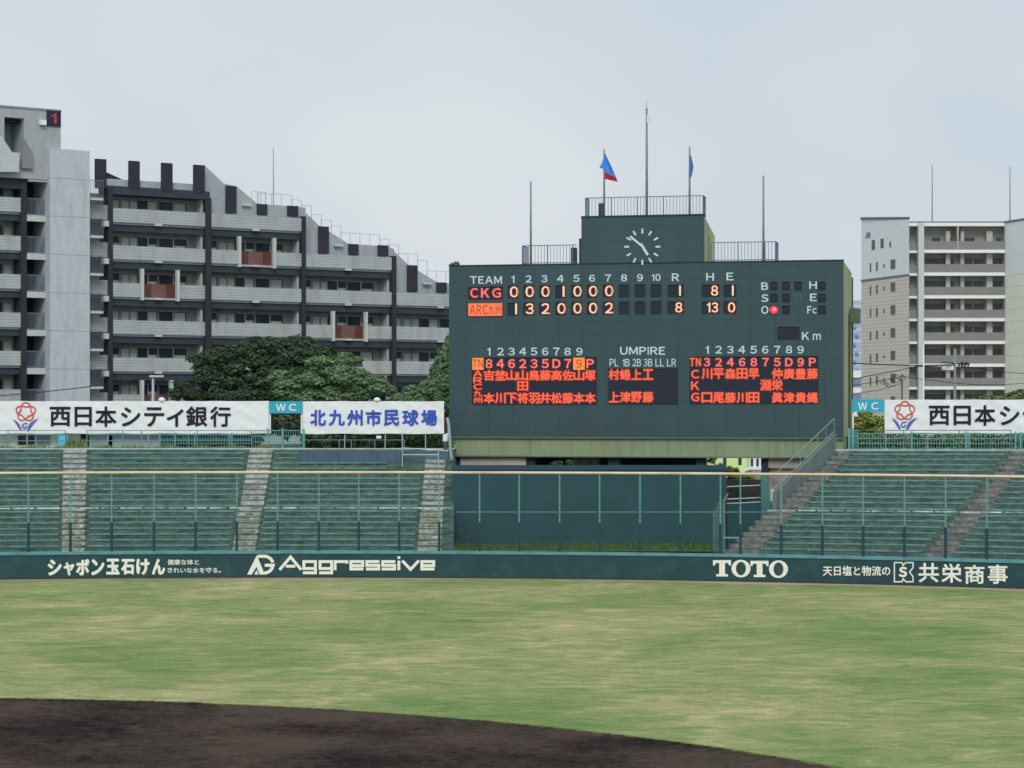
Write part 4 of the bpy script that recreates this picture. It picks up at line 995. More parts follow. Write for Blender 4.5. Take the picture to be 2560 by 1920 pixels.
# ---------------------------------------------------------------- stepped apartment block on the left
A = Plane(224.8, .70)
ap = thing('apartment_block', 'grey stepped concrete apartment block with striped balconies left of the scoreboard', 'apartment block', A)
conc = mat('board_marked_concrete', V(146, 153, 157), .9, .08, 2.2, grime=(V(126, 132, 132), .7, (1.3, 1.3, .12)))
conc_t = mat('tower_concrete', V(166, 175, 180), .9, .07, 3.5, grime=(V(146, 153, 155), .6, (1.8, 1.8, .35)), seams=[('Z', 3.31, .05, V(110, 118, 122), .8, -.42)])
ribbed = mat('ribbed_concrete', V(156, 163, 165), .85, .08, .8, grime=(V(128, 130, 126), .6, (.8, .8, .2)), seams=[('Z', .245, .045, V(118, 122, 120), .75)])
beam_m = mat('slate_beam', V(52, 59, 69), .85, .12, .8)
col_m = mat('dark_column', V(47, 47, 56), .8, .12, 1)
recess = mat('recess_wall', V(128, 134, 132), .9, .1, .8, grime=(V(96, 100, 100), .6, (.7, .7, .4)))
glass = mat('window_glass', V(34, 40, 48), .3, .4, .5, spec=.25)
door_m = mat('pale_door', V(158, 162, 160), .7, .08, 1)
brick = mat('brick_red_panel', V(86, 54, 50), .85, .15, 1.5)
slabw = mat('white_slab_edge', V(170, 176, 175), .8, .06, 1)
thinrail = mat('pale_blue_rail', V(152, 166, 186), .5, .08)
PIT = 3.31
def Zp(k): return H + 17.55 - PIT * k
s_ = A.S
NF = 9
bays = [(281, 513, 0), (527, 754, 0), (764, 979.5, 1), (990, 1215, 2)]
redspec = {(0, 2): (.325, .69, 'in'), (1, 1): (.32, .685, 'in'), (2, 3): (.325, .685, 'in'), (3, 2): (.66, 1.05, 'in'), (0, 5): (.325, .62, 'in'), (3, 6): (.3, .7, 'in')}
for bi, (p0, p1, kt) in enumerate(bays):
    x0, x1 = s_(p0), s_(p1); wd = x1 - x0; f = lambda u: x0 + wd * u
    ztop = H + 18.9 if bi == 0 else Zp(kt) - 1.3
    MB().box(x0, x1, 1.6, 1.9, 0, ztop).build('recess_wall', recess, ap)
    for k in range(kt, NF):
        zp = Zp(k)
        if zp < 3: break
        rs = redspec.get((bi, k))
        segs = [(0, 1)] if not rs else [(0, rs[0] - .02), (min(rs[1] + .02, 1), 1)]
        for u0, u1 in segs:
            if u1 - u0 < .03: continue
            MB().box(f(u0) + .01, f(u1) - .01, 0, .16, zp - 1.23, zp).build('balcony_parapet', ribbed, ap)
        if rs:
            MB().box(f(rs[0]), min(f(rs[1]), x1), .3, .42, zp - 1.5, zp + .02).build('brick_panel', brick, ap); MB().box(f(lerp(rs[0], rs[1], .28)), min(f(lerp(rs[0], rs[1], .72)), x1), .26, .298, zp - 1.4, zp - .02).build('brick_panel', mat('pinkish_panel', V(104, 77, 72), .85, .12, 1.5), ap)
            for u in (rs[0] - .01, rs[1] + .01):
                if u <= 1: MB().box(f(u) - .14, f(u) + .14, -.12, .28, zp - 1.5, zp + 1.32).build('fin_wall', slabw, ap)
        MB().box(x0, x1, .18, 1.6, zp - 1.42, zp - 1.23).build('floor_slab', conc, ap)
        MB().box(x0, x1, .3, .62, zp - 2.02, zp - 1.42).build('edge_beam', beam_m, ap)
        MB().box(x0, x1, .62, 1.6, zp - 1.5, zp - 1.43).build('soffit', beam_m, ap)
        if k == kt and bi > 0: continue
        for u0, u1 in ((.0, .145), (.355, .555), (.585, .875)):
            w_ = MB().box(f(u0), f(u1), 1.5, 1.59, zp - .35, zp + .93).build('window', glass, ap)
            fm = MB(); um = (u0 + u1) / 2
            fm.box(f(um) - .05, f(um) + .05, 1.44, 1.499, zp - .35, zp + .93); fm.box(f(u0), f(u1), 1.44, 1.499, zp + .93, zp + .99)
            if bi != 3 or u0 < .5: fm.box(f(lerp(u0, u1, .55)), f(lerp(u0, u1, .95)), 1.47, 1.498, zp - .3, zp + (.3 if (k + bi) % 3 else .85))
            fm.build('window_frame', door_m, w_)
        for u0, u1 in ((.175, .25), (.27, .335)):
            MB().box(f(u0), f(u1), 1.53, 1.59, zp - 1.2, zp + .8).build('door', door_m, ap)
        if bi == 0 and k == 0: pass
    MB().box(x1 - .22, x1 - .01, .5, 1.59, 3, ztop).build('end_wall', door_m, ap)
    # brackets under the balconies
    mb = MB()
    for k in range(kt, NF):
        if Zp(k) > 3: mb.box(f(.49) - .35, f(.49) + .35, -.05, .3, Zp(k) - 1.42, Zp(k) - 1.24)
    mb.build('drain_box', slabw, ap)
for p0, p1, zt_ in ((269, 281, H + 19.3), (513, 527, H + 18.9), (754, 763.5, A.Z(758, 541)), (979.5, 989.5, A.Z(984, 640))):
    MB().box(s_(p0), s_(p1), -.12, .5, 0, zt_).build('column', col_m, ap)
# top roof beam of the first bay with four fins
zr_ = H + 19.5
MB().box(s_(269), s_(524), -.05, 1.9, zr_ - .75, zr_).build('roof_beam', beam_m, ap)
MB().box(s_(267), s_(511), .2, .6, zr_ + .01, zr_ + .62).build('roof_parapet', conc, ap)
for p0, p1, yt in ((238.5, 265.5, 397.5), (322.5, 349, 402.5), (404, 431, 407.5), (484.5, 511.5, 412.5)):
    MB().box(s_(p0), s_(p1), -.06, .18, zr_ - .3, A.Z((p0 + p1) / 2, yt)).build('roof_fin', col_m, ap)
mb = MB(); mb.prism([A.loc(*p, .3)[::2] for p in [(265, 430), (318, 454), (265, 458)]], .3, .55); mb.build('roof_wedge', col_m, ap)
Lp = lambda pts, d: [A.loc(*p, d)[::2] for p in pts]
MB().prism(Lp([(511, 413), (560, 459), (592, 466), (643, 509), (720, 515), (764, 519), (764, 575), (511, 575)], .7), .7, .95).build('gable_wall', conc, ap)
MB().prism(Lp([(745, 514), (797, 563), (872, 609.5), (946, 614.5), (985, 622), (985, 672), (757, 672), (757, 560), (745, 545)], .75), .75, 1.0).build('gable_wall', conc, ap)
MB().prism(Lp([(971, 614), (1020, 661), (1092, 705), (1190, 716), (1190, 765), (984, 765), (984, 650), (971, 640)], .8), .8, 1.05).build('gable_wall', conc, ap)
for p0, y0, p1, y1 in ((565.5, 464.5, 591.5, 532), (797.5, 566, 822.5, 633), (1020, 663, 1044, 729)): MB().bpx(A, p0, y0, p1, y1, .5, .69).build('dark_slot', col_m, ap)
for p0, y0, p1, y1 in ((644, 510, 668.5, 536), (720, 514.5, 745.5, 540), (873, 610, 896.5, 636), (946, 613, 971, 639), (1093, 706, 1117, 730)): MB().bpx(A, p0, y0, p1, y1, .5, .69).build('dark_block', col_m, ap)
for x, y in ((618.5, 512), (848, 613), (1070, 708)): MB().bpx(A, x - 10.5, y - 2, x + 10.5, y + 3, .4, .69).build('wall_lamp', slabw, ap)
mb = MB(); z2 = lambda x, y: (560 + x * .2893, 400 + y * .2893)
def pr(x0, x1, y, dn, posts=()):
    a, b = z2(x0, y), z2(x1, y); q0, q1 = A.loc(*a, 1.2), A.loc(*b, 1.2)
    mb.tube([q0, (q1[0], 1.2, q0[2])], .03, 4)
    for x in (x0, x1, *posts): q = A.loc(z2(x, y)[0], a[1], 1.2); mb.tube([(q[0], 1.2, q0[2] - dn), (q[0], 1.2, q0[2])], .03, 4)
pr(240, 360, 272, 3.4, (290, 320)); pr(300, 585, 286, 3.4, (360, 410, 430, 495))
for a, b, y in ((588, 670, 342), (672, 755, 392), (758, 840, 470), (842, 925, 518), (928, 1010, 567)): pr(a, b, y, 2.0)
pr(1012, 1345, 628, 3.2, (1090, 1175, 1260))
for a, b, y in ((1347, 1427, 682), (1430, 1508, 732)): pr(a, b, y, 2.0)
pr(1510, 1672, 806, 3.0, (1590,)); pr(1675, 1755, 866, 2.6); pr(1757, 1990, 956, 2.6, (1835, 1917))
mb.build('roof_railing', thinrail, ap)
# stair tower, lift head and left wing
MB().box(s_(125, -1), s_(224.5, -1), -1.0, 4.0, 0, A.Z(175, 374, -1)).build('stair_tower', conc_t, ap)
zh0, zh1 = A.Z(60, 446, -.6), A.Z(75, 270, -.6)
hx0, hx1 = s_(-150, -.6), s_(152, -.6); ox0, ox1 = s_(11, -.6), s_(60, -.6); oz0, oz1 = A.Z(35, 380, -.6), A.Z(35, 294, -.6)
mb = MB(); mb.box(hx0, ox0, -.6, 5, zh0, zh1); mb.box(ox1, hx1, -.6, 5, zh0, zh1); mb.box(ox0 + .001, ox1 - .001, -.598, 5, oz1, zh1 - .002); mb.box(ox0 + .001, ox1 - .001, -.598, 5, zh0 + .002, oz0); mb.box(ox0 - .1, ox1 + .1, 2.2, 2.4, oz0 - .1, oz1 + .1)
mb.build('lift_head', conc, ap)
MB().box(ox0, ox1, .2, 1.0, oz1 - .35, oz1 - .01).build('lintel', col_m, ap)
MB().box(hx0, hx1 + .05, -.66, -.62, zh1 - .12, zh1 + .05).build('head_coping', mat('coping', V(120, 128, 130), .8, .1), ap)
zz1 = lambda x, y: (x * .2893, 240 + y * .2893)
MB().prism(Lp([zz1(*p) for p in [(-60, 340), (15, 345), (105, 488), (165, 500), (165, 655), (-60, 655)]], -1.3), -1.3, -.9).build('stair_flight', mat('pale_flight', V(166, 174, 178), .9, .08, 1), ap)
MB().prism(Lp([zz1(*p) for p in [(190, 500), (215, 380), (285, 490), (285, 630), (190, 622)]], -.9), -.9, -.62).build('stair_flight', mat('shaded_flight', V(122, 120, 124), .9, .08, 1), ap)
MB().bpx(A, 117.5, 276.5, 152.5, 315.5, -.72, -.61).build('number_plate', mat('navy_plate', V(42, 36, 62), .6, .08), ap)
mb = MB(); put_text(mb, '1', A.loc, (126, 283, 142, 309), -.74, .03); mb.build('plate_numeral', mat('plate_red', V(150, 60, 74), .6, .08), ap)
MB().bpx(A, 102, 300, 116.5, 312, -1.0, -.62).build('roof_lamp', mat('white_lamp', V(228, 232, 232), .5, .03), ap)
x0, x1 = s_(-160), s_(55); xw0, xw1 = s_(66), s_(125)
MB().box(x0, x1 + .1, 1.6, 1.9, 0, zh0).build('recess_wall', recess, ap)
MB().box(xw0 - .1, xw1 + .4, 2.6, 2.8, 0, zh0).build('stairwell_wall', mat('stairwell_dark', V(42, 50, 68), .9, .15, .8), ap)  # shade of the open stairwell put into the wall's dark colour
MB().box(s_(52), s_(66), -.1, 2.6, 0, zh0).build('column', col_m, ap)
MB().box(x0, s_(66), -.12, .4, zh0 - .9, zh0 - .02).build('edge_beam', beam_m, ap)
MB().box(xw0, xw1, -.5, .4, A.Z(95, 454, -.5), A.Z(95, 443, -.5)).build('landing_slab', slabw, ap)
for k in range(9):
    zp = H + 17.98 - PIT * k
    if zp < 3: break
    MB().box(x0, x1, 0, .16, zp - 1.25, zp).build('balcony_parapet', ribbed, ap)
    MB().box(x0, x1, .18, 1.6, zp - 1.44, zp - 1.25).build('floor_slab', conc, ap)
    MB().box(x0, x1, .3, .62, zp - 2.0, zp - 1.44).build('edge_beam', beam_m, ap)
    w_ = MB().box(s_(-60), s_(23), 1.5, 1.59, zp - .35, zp + .93).build('window', glass, ap)
    MB().box(s_(28), s_(46), 1.53, 1.59, zp - 1.2, zp + .8).build('door', door_m, ap)
    MB().box(xw0, xw1, -.05, .3, zp - 1.98, zp - 1.45).build('landing_slab', slabw, ap)
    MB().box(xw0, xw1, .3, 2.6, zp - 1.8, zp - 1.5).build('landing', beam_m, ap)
    mb = MB(); n = 18
    for i in range(n + 1): x = lerp(xw0 + .04, xw1 - .04, i / n); mb.tube([(x, .1, zp - 1.42), (x, .1, zp)], .02 if i not in (0, 9, n) else .045, 4)
    for z in (zp - 1.36, zp): mb.tube([(xw0, .1, z), (xw1, .1, z)], .04, 4)
    mb.build('landing_rail', mat('grey_rail', V(104, 114, 128), .5, .08), ap)
# narrow bay between tower and first column
x0, x1 = s_(224.5), s_(269)
MB().box(x0, x1, 1.6, 1.9, 0, H + 18.9).build('recess_wall', recess, ap)
for k in range(9):
    zp = Zp(k) + .2
    if zp < 3: break
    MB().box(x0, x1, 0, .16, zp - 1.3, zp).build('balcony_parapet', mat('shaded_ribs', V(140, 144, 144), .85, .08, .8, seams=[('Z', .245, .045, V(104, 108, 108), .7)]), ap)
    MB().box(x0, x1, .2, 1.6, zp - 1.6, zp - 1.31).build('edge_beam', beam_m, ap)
    MB().box(s_(257), x1, -.3, .3, zp - 1.9, zp - 1.4).build('landing_slab', slabw, ap)
    mb = MB(); n = 8; xa_, xb_ = s_(226, -.9), s_(258, -.9)
    for i in range(n + 1): x = lerp(xa_, xb_, i / n); mb.tube([(x, -.9, zp + .55), (x, -.9, zp + 2.05)], .02, 4)
    for z in (zp + .55, zp + 2.05): mb.tube([(xa_, -.9, z), (xb_, -.9, z), (xb_, .3, z)], .035, 4)
    mb.build('landing_rail', MATS['grey_rail'], ap)
    MB().box(xa_, xb_, -.95, .3, zp + .3, zp + .5).build('landing', slabw, ap)
# mass of the building behind the facade
mb = MB()
for a, b, z in ((-160, 520, H + 18.9), (520, 757, Zp(0) - .5), (757, 984, Zp(1) - .5), (984, 1215, Zp(2) - .5)): mb.box(s_(a), s_(b), 2.9, 11, 0, z)
mb.build('building_mass', conc, ap)
def rod(label, pl, x, y0, y1, d, r=.06, name='lightning_rod'):
    o = MB().tube([(pl.S(x, d), d, pl.Z(x, y1, d)), (pl.S(x, d), d, pl.Z(x, y0, d))], r, 5, r * .5).build(name, pole_grey)
    o.location = (0, pl.a, 0); o.rotation_euler = (0, 0, pl.th); tag(o, label, 'lightning rod')
rod('thin lightning rod on the roof of the stepped grey apartment block', A, 683.5, 368, 516, 2.0)

# ---------------------------------------------------------------- beige apartment tower on the right
R_ = Plane(297, 0); LF = Plane(477.6, -3.46)
tw = thing('apartment_tower', 'beige and white apartment tower with brown balconies at the right edge', 'apartment tower')
tb = mat('tower_beige', V(192, 186, 178), .85, .05, .6, seams=[('Z', .5, .09, V(158, 152, 146), .7)])
tww = mat('tower_white', V(206, 213, 222), .8, .04, .6, seams=[('Z', .5, .05, V(186, 195, 208), .5)])
twc = mat('tower_cream', V(206, 208, 196), .8, .04, .6, seams=[('Z', 1.5, .06, V(160, 162, 154), .6)])
taupe = mat('balcony_taupe', V(120, 118, 118), .8, .06, .8); trec = mat('tower_recess', V(142, 140, 136), .9, .08, .8); tslab = mat('tower_slab', V(206, 212, 214), .7, .04, 1)
tgl = mat('tower_glass', V(52, 58, 70), .2, .2, 1, spec=.5); twd = mat('tower_trim', V(102, 108, 120), .7, .08)
xA, yA = 48.1, 311.2; xB = 52.2; xC = 64.8
zs = R_.Z(2273, 686.5); zT = R_.Z(2273, 549)
Aw = [(xA, yA), (xB, 297), (xB + .02, 311), (xB - 2, 314)]
MB().tower(Aw, 0, zs - .004).build('side_wall', tb, tw)
def slope_top(pts, z0, zl): mb_ = MB().tower(pts, z0, 1.0); mb_.v = [(v[0], v[1], v[2] if v[2] == z0 else (zT + zl if v[0] > 51.5 else zT + 1.15 + zl)) for v in mb_.v]; return mb_
slope_top(Aw, zs, 0).build('side_wall', tww, tw)
fr2 = [(xA - .15, yA - .1), (xB + .05, 296.85), (xB + .1, 311.1), (xB - 2, 314.1)]
mb_ = slope_top(fr2, 0.0, .35); mb_.v = [(v[0], v[1], v[2] if v[2] > 0 else (zT + .004 if v[0] > 51.5 else zT + 1.154)) for v in mb_.v]; mb_.build('roof_coping', twd, tw); MB().tower([(xA - .06, yA - .03), (xB, 296.93), (xB + .05, 311.1), (xB - 2, 314.1)], zs - .2, zs + .1).build('string_course', twd, tw)
Cw = [(xC, 297), (68.2, 285.2), (80, 300), (66, 312)]
MB().tower(Cw, 0, zs + .0).build('wing_wall', twc, tw); MB().tower(Cw, zs + .004, R_.Z(2513, 558)).build('wing_wall', tww, tw)
MB().tower([(xC - .1, 296.9), (68.25, 285.0), (80, 300), (66, 312.2)], R_.Z(2513, 557.9), R_.Z(2513, 553)).build('roof_coping', twd, tw)
MB().tower([(xC + .1, 298.7), (xC, 311), (xB + .03, 311), (xB - .001, 298.7)], 0, R_.Z(2400, 562)).build('recess_wall', trec, tw)
mb = MB(); mb.box(xB + .01, xC - .01, 297, 311, R_.Z(2400, 565), R_.Z(2400, 557)); mb.build('roof_slab', tslab, tw)
MB().box(xB + .03, xC - .05, 297.6, 311, R_.Z(2400, 556.8), R_.Z(2400, 552.5)).build('roof_parapet', twd, tw)
MB().tower([(52.2 + R_.S(2295) - R_.S(2273), 296.6), (R_.S(2309), 296.6), (R_.S(2309), 298), (R_.S(2295), 298)], 0, R_.Z(2400, 557)).build('corner_column', mat('column_grey', V(172, 178, 180), .7, .06, .8), tw)
def gx(x): return R_.S(x)
for k in range(9):
    ys = 628 + 56.95 * k; zs_ = R_.Z(2400, ys)
    if zs_ < 4: break
    MB().box(gx(2309), gx(2512), 296.95, 298.7, zs_ - .22, zs_ + .20).build('floor_slab', tslab, tw)
    MB().box(gx(2273.5), gx(2294.5), 297.4, 298.7, zs_ - .2, zs_ + .12).build('floor_slab', tslab, tw)
    MB().box(gx(2309), gx(2512), 297.0, 297.15, zs_ + .205, zs_ + 1.3).build('balcony_parapet', taupe, tw)
    MB().box(gx(2274), gx(2294), 297.5, 297.6, zs_ + .13, zs_ + 1.2).build('balcony_parapet', taupe, tw)
    if k > 0:
        wl_ = [(2311, 2339), (2341, 2367), (2383, 2390), (2416, 2436), (2442, 2465), (2488, 2509)]
    else: wl_ = [(2336, 2356), (2382, 2387), (2416, 2442), (2497, 2509)]
    for a, b in wl_:
        MB().box(gx(a), gx(b), 298.55, 298.69, zs_ + .6, zs_ + (2.15 if k else 1.9)).build('window', tgl, tw)
    for a, b in ((2368, 2379), (2405, 2414), (2470, 2485)): MB().box(gx(a), gx(b), 297.9, 298.69, zs_ + .2, zs_ + 2.75).build('party_wall', mat('party_pale', V(166, 164, 156), .8, .05, 1), tw)
    MB().box(gx(2274), gx(2280), 298.5, 298.69, zs_ + .6, zs_ + 2.0).build('window', tgl, tw)
    ld = LF
    # windows of the side face: slits and one square pane
    W2 = lambda xz0, xz1, yz0, yz1, m_=tgl: _side.append((xz0, xz1, yz0, yz1))
    _side = []
    if k == 0: _side += [(276, 297, 555, 618), (337, 357, 545, 606), (399, 408, 565, 600)]
    else:
        o_ = 157.4 * (k - 1); _side += [(263, 271, 714 + o_, 772 + o_), (306, 316, 707 + o_, 765 + o_), (357, 364, 718 + o_, 742 + o_), (407, 437, 690 + o_, 750 + o_)]
    for a, b, c, d in _side:
        A0, A1 = 2080 + a * .3617, 2080 + b * .3617; p0, p1 = LF.loc(A0, 400 + c * .3617), LF.loc(A1, 400 + d * .3617)
        me_ = MB().box(p0[0], p1[0], -.05, .0, p1[2], p0[2])
        me_.v = [(v[0] * LF.c - v[1] * LF.s_, LF.a + v[0] * LF.s_ + v[1] * LF.c, v[2]) for v in me_.v]
        me_.build('window', tgl, tw)
MB().box(gx(2392.5), gx(2397), 296.93, 298.7, R_.Z(2400, 628) + .22, R_.Z(2400, 565)).build('party_wall', mat('party_yellow', V(150, 148, 132), .8, .05), tw)
mb = MB(); put_text(mb, 'Je', lambda x, y, d=0: (lambda q: (q[0] * LF.c - q[1] * LF.s_, LF.a + q[0] * LF.s_ + q[1] * LF.c, q[2]))(LF.loc(x, y, d)), (2163, 580, 2175.5, 595), -.06, .04); mb.build('wall_lettering', mat('lettering_grey', V(96, 104, 124), .7, .05), tw)
rod('left lightning rod on the roof of the beige apartment tower', R_, 2330.5, 412, 554, 4, .09)
rod('right lightning rod on the roof of the beige apartment tower', R_, 2525, 415, 556, 1, .09)

# ---------------------------------------------------------------- far buildings
D = Plane(620, 0)
fb_ = thing('far_apartment_tower', 'distant hazy blue apartment tower glimpsed beside the scoreboard', 'apartment tower', D)
MB().bpx(D, 2118, 751, 2175, 1060, 0, 18).build('wall', mat('far_haze_blue', V(150, 164, 188), .9, .06, .1, seams=[('Z', 3.2, .8, V(176, 188, 206), .7)]), fb_)  # haze of distance painted into the blue of wall and balconies
for k in range(8): MB().bpx(D, 2132 + (k % 2) * 6, 768 + k * 22, 2141 + (k % 2) * 6, 776 + k * 22, -.6, -.1).build('balcony', mat('far_haze_blue_dark', V(122, 138, 166), .9, .05), fb_)
D2 = Plane(430, 0)
lo_ = thing('low_white_building', 'low white building with dark window bands glimpsed beside the scoreboard', 'building', D2)
MB().bpx(D2, 2105, 926, 2175, 1080, 0, 12).build('wall', mat('far_white', V(206, 214, 220), .8, .05, .3), lo_)
MB().bpx(D2, 2106, 944, 2174, 964, -.4, -.05).build('window_band', mat('far_band', V(108, 120, 146), .5, .3, .5), lo_)
MB().bpx(D2, 2106, 983, 2174, 1000, -.4, -.05).build('window_band', MATS['far_band'], lo_)
D3 = Plane(236, -.1)
ho = thing('green_house', 'pale green house with white bay windows seen through the gap under the scoreboard', 'house', D3)
MB().bpx(D3, 1770, 1085, 1881, 1230, 0, 8).build('wall', mat('house_green', V(188, 216, 150), .8, .05, .6), ho)
MB().bpx(D3, 1874, 1085, 1902, 1169, -1.2, 2).build('bay', mat('house_white', V(222, 232, 232), .7, .03, 1), ho)
for x0, x1, y0, y1, d in ((1808, 1816, 1144, 1162, 0), (1846, 1854, 1144, 1162, 0)): MB().bpx(D3, x0, y0, x1, y1, d - .08, d - .003).build('window', tgl, ho)
for x0, x1 in ((1877, 1883), (1891, 1897)): MB().bpx(D3, x0, 1146, x1, 1166, -1.28, -1.203).build('window', tgl, ho)
mb = MB().prism([D3.loc(*p, -1.6)[::2] for p in [(1852, 1182), (1872, 1168), (1910, 1168), (1912, 1174), (1874, 1174)]], -1.6, -.2); mb.build('porch_roof', MATS['house_white'], ho)
D4 = Plane(181, 0)
dw = MB().bpx(D4, 1800, 1199, 1990, 1400, 0, .4); dw = dw.build('boundary_wall', mat('dark_boundary', V(110, 108, 108), .9, .3, 1.5, grime=(V(50, 52, 58), .9, (.4, .4, .5)))); dw.location = (0, D4.a, 0)
tag(dw, 'dark boundary wall seen between the screen wall and the green pillar', 'wall')

# ---------------------------------------------------------------- trees and hedges
dark_leaf = leafmat('dark_leaves', V(42, 55, 48, .6), V(80, 96, 72, .6), .3)
mid_leaf = leafmat('mid_leaves', V(70, 94, 70, .6), V(120, 144, 108, .6), .3)
fresh = leafmat('fresh_leaves', V(70, 84, 46, .62), V(146, 152, 88, .62), .2)
GT = 'trees between the bleachers and the apartment block'
tree('broadleaf_tree', 'large dark green tree behind the left banners in front of the apartment block',
     [(540, 915, 80, 55), (630, 880, 85, 42), (720, 885, 90, 45), (790, 900, 60, 50), (590, 970, 90, 45), (680, 950, 110, 55), (530, 968, 44, 34), (760, 950, 90, 50), (620, 1010, 130, 40), (500, 1000, 40, 26), (650, 862, 45, 22), (760, 868, 45, 22), (820, 925, 45, 40)], 60000, .16, 186, dark_leaf, (640, 900), group=GT)
tree('feathery_tree', 'paler feathery tree rising behind the left WC sign and the blue lettered banner',
     [(760, 960, 70, 34), (820, 915, 60, 30), (870, 955, 70, 40), (740, 990, 60, 24), (840, 990, 90, 26), (920, 975, 60, 34), (865, 905, 40, 22), (700, 940, 36, 16), (800, 1030, 120, 34), (930, 1010, 60, 24)], 46000, .14, 176, mid_leaf, (830, 950), group=GT, flat=.9)
tree('broadleaf_tree', 'narrow tree half hidden behind the left edge of the scoreboard',
     [(1115, 905, 40, 50), (1107, 945, 32, 36), (1122, 868, 18, 30), (1135, 940, 50, 60), (1080, 985, 60, 40)], 18000, .16, 188, mid_leaf, (1110, 920), group=GT)
tree('shrub_tree', 'low rounded bright tree between the blue lettered banner and the scoreboard',
     [(1060, 985, 50, 26), (1095, 975, 40, 26), (1020, 1005, 50, 22), (1110, 1010, 40, 40)], 16000, .14, 175, mid_leaf, (1070, 990), group=GT, flat=.9)
tree('slender_tree', 'small sparse tree beside the grey lamp post above the left banner',
     [(452, 962, 20, 12), (440, 985, 22, 16), (470, 985, 24, 16)], 1600, .17, 184, dark_leaf, (445, 955), group=GT)
tree('round_shrub', 'clipped yellow green shrub under the right WC sign', [(2165, 1052, 40, 26), (2140, 1075, 40, 24), (2195, 1070, 40, 26), (2170, 1095, 60, 30)], 13000, .12, 172, fresh, (2165, 1070))
tree('broadleaf_tree', 'dark tree top showing above the right bank banner', [(2490, 996, 44, 10), (2545, 990, 36, 18), (2440, 1003, 40, 8), (2580, 1000, 50, 26), (2500, 1018, 80, 20)], 9000, .18, 200, leafmat('dull_leaves', V(50, 62, 46, .62), V(112, 122, 86, .62), .15), (2530, 1000))
tree('round_shrub', 'yellow green shrub in front of the pale green house', [(1845, 1196, 40, 12), (1800, 1170, 16, 14), (1825, 1180, 22, 14), (1780, 1150, 12, 10), (1870, 1200, 24, 8)], 1500, .2, 190, fresh, (1840, 1195))
tree('round_shrub', 'dark shrub seen in the undercroft below the scoreboard', [(1392, 1160, 14, 6), (1425, 1156, 9, 6)], 260, .2, 166, dark_leaf, (1410, 1165), 5.0)
tree('treetop', 'tuft of foliage peeping over the left top corner of the scoreboard', [(1140, 664, 14, 6)], 160, .25, 195, mid_leaf, (1140, 666))
def hedge(label, blobs, n, Y, m, size=.2):
    mb = leaves(MB(), blobs, n, size, Y); o = mb.build('hedge', m); tag(o, label, 'hedge'); return o
hedge('dark green hedge along the top walkway below the blue lettered banner', [(780 + i * 24, 1098 + 5 * math.sin(i), 26, 26) for i in range(15)], 11000, 170.4, leafmat('hedge_leaves', V(28, 42, 34, .62), V(112, 130, 92, .62), .1), .17)
hedge('dark bushes behind the left WC sign and the teal lattice gate', [(650 + i * 18, 1062 + 8 * math.sin(i * 2), 22, 30) for i in range(7)] + [(440 + i * 24, 1104, 26, 22) for i in range(9)], 9000, 170.8, dark_leaf, .19)
hedge('green hedge behind the long lattice fence of the right bleachers', [(2120 + i * 26, 1104 + 3 * math.sin(i * 3), 28, 22) for i in range(22)], 9000, 168.0, leafmat('hedge_olive', V(46, 62, 46, .62), V(116, 132, 84, .62), .1), .18)

# ---------------------------------------------------------------- poles and wires
def upole(label, x, y0, Y, arm=(), name='utility_pole', r=.16, m=None):
    pl = Plane(Y, 0); t = thing(name, label, 'pole', pl)
    MB().tube([(pl.S(x), 0, 0), (pl.S(x), 0, pl.Z(x, y0))], r, 8, r * .75).build('shaft', m or mat('pole_concrete', V(120, 122, 122), .8, .1, 1), t, smooth=True)
    return t, pl
t, pl = upole('utility pole with transformer in front of the beige apartment tower', 2387, 872, 215)
MB().tube([pl.loc(2353, 905), pl.loc(2420, 911)], .06, 5).tube([pl.loc(2360, 915), pl.loc(2414, 920)], .05, 5).build('crossarm', edge_d, t)
MB().bpx(pl, 2358, 915, 2384, 925, -.5, .3).build('transformer', mat('white_tank', V(214, 222, 228), .5, .04), t)
mb = MB()
for i in range(10): x = 2396 + i * 2.6; mb.tube([pl.loc(x, 918 - (i % 3) * 4), pl.loc(x + 3, 910 - (i % 4) * 2)], .09, 4)
mb.build('cable_bundle', ink, t)
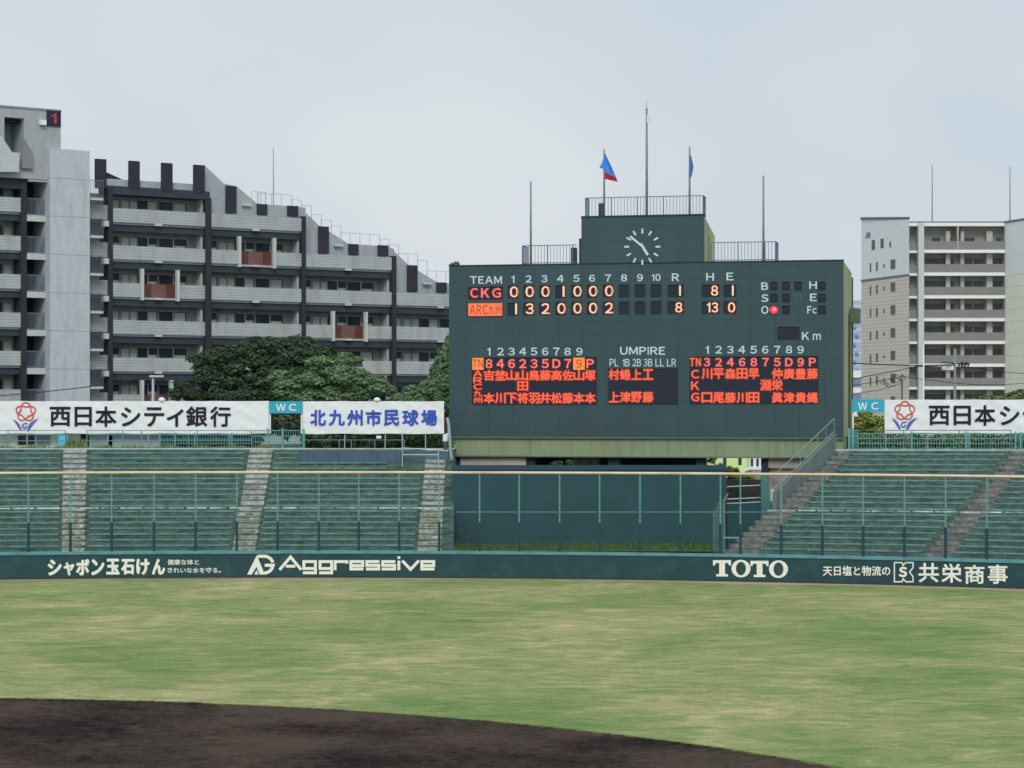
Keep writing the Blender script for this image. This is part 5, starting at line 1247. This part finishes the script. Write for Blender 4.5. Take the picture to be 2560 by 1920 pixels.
upole('utility pole with coiled cable in front of the beige tower side wall', 2255, 935, 215, r=.14, m=mat('pole_brown', V(104, 98, 94), .8, .1, 1))
upole('slim white pole rising from the right bank banner', 2309, 860, 200, name='slim_pole', r=.07, m=tslab)
t, pl = upole('grey lamp post rising behind the long left bank banner', 382.5, 938, 184, name='lamp_post', r=.14, m=galv)
MB().bpx(pl, 373, 938, 409, 943, -.2, .1).build('lamp_arm', slabw, t)
def wire(label, pts, Y0, Y1, r=.035, sag=0.0, name='power_cable'):
    V_ = []; n = len(pts)
    for i in range(n - 1):
        for j in range(8):
            u = j / 8; x = lerp(pts[i][0], pts[i + 1][0], u); y = lerp(pts[i][1], pts[i + 1][1], u) + sag * 4 * u * (1 - u)
            V_.append(px(x, y, lerp(Y0, Y1, (i + u) / (n - 1))))
    V_.append(px(*pts[-1], Y1)); o = MB().tube(V_, r, 4).build(name, ink); tag(o, label, 'cable', 'overhead cables')
wire('thick cable running from the scoreboard to the transformer pole', [(2100, 906), (2290, 914), (2387, 910)], 200, 215, .06, 1)
wire('cable leaving the transformer pole towards the right edge', [(2387, 912), (2600, 936)], 215, 215, .04, 4)
wire('cable climbing from the low white building to the transformer pole', [(2100, 952), (2180, 938), (2290, 916), (2387, 913)], 205, 215, .05, 1)
wire('lower slack cable passing the coiled cable', [(2100, 966), (2200, 952), (2255, 940), (2330, 950), (2450, 962), (2600, 955)], 210, 215, .035, 2)
wire('lowest slack cable in front of the beige tower side wall', [(2100, 984), (2180, 978), (2255, 958)], 210, 215, .035, 2)
cp = []
for i in range(120): u = i / 119; cp.append(px(2200 + 62 * u + 9 * math.cos(u * 29), 953 + 9 * math.sin(u * 6) + 8 * math.sin(u * 31 + 1), 214))
tag(MB().tube(cp, .028, 4).build('coiled_cable', ink), 'tangled coil of black cable hanging on the brown utility pole', 'cable')
wire('overhead cable rising from the left edge to the grey lamp post', [(-60, 991), (140, 976), (382, 941)], 184, 184, .05, 3)
wire('overhead cable dropping from the grey lamp post into the dark tree', [(390, 943), (500, 975), (620, 1006)], 184, 172, .04, 2)
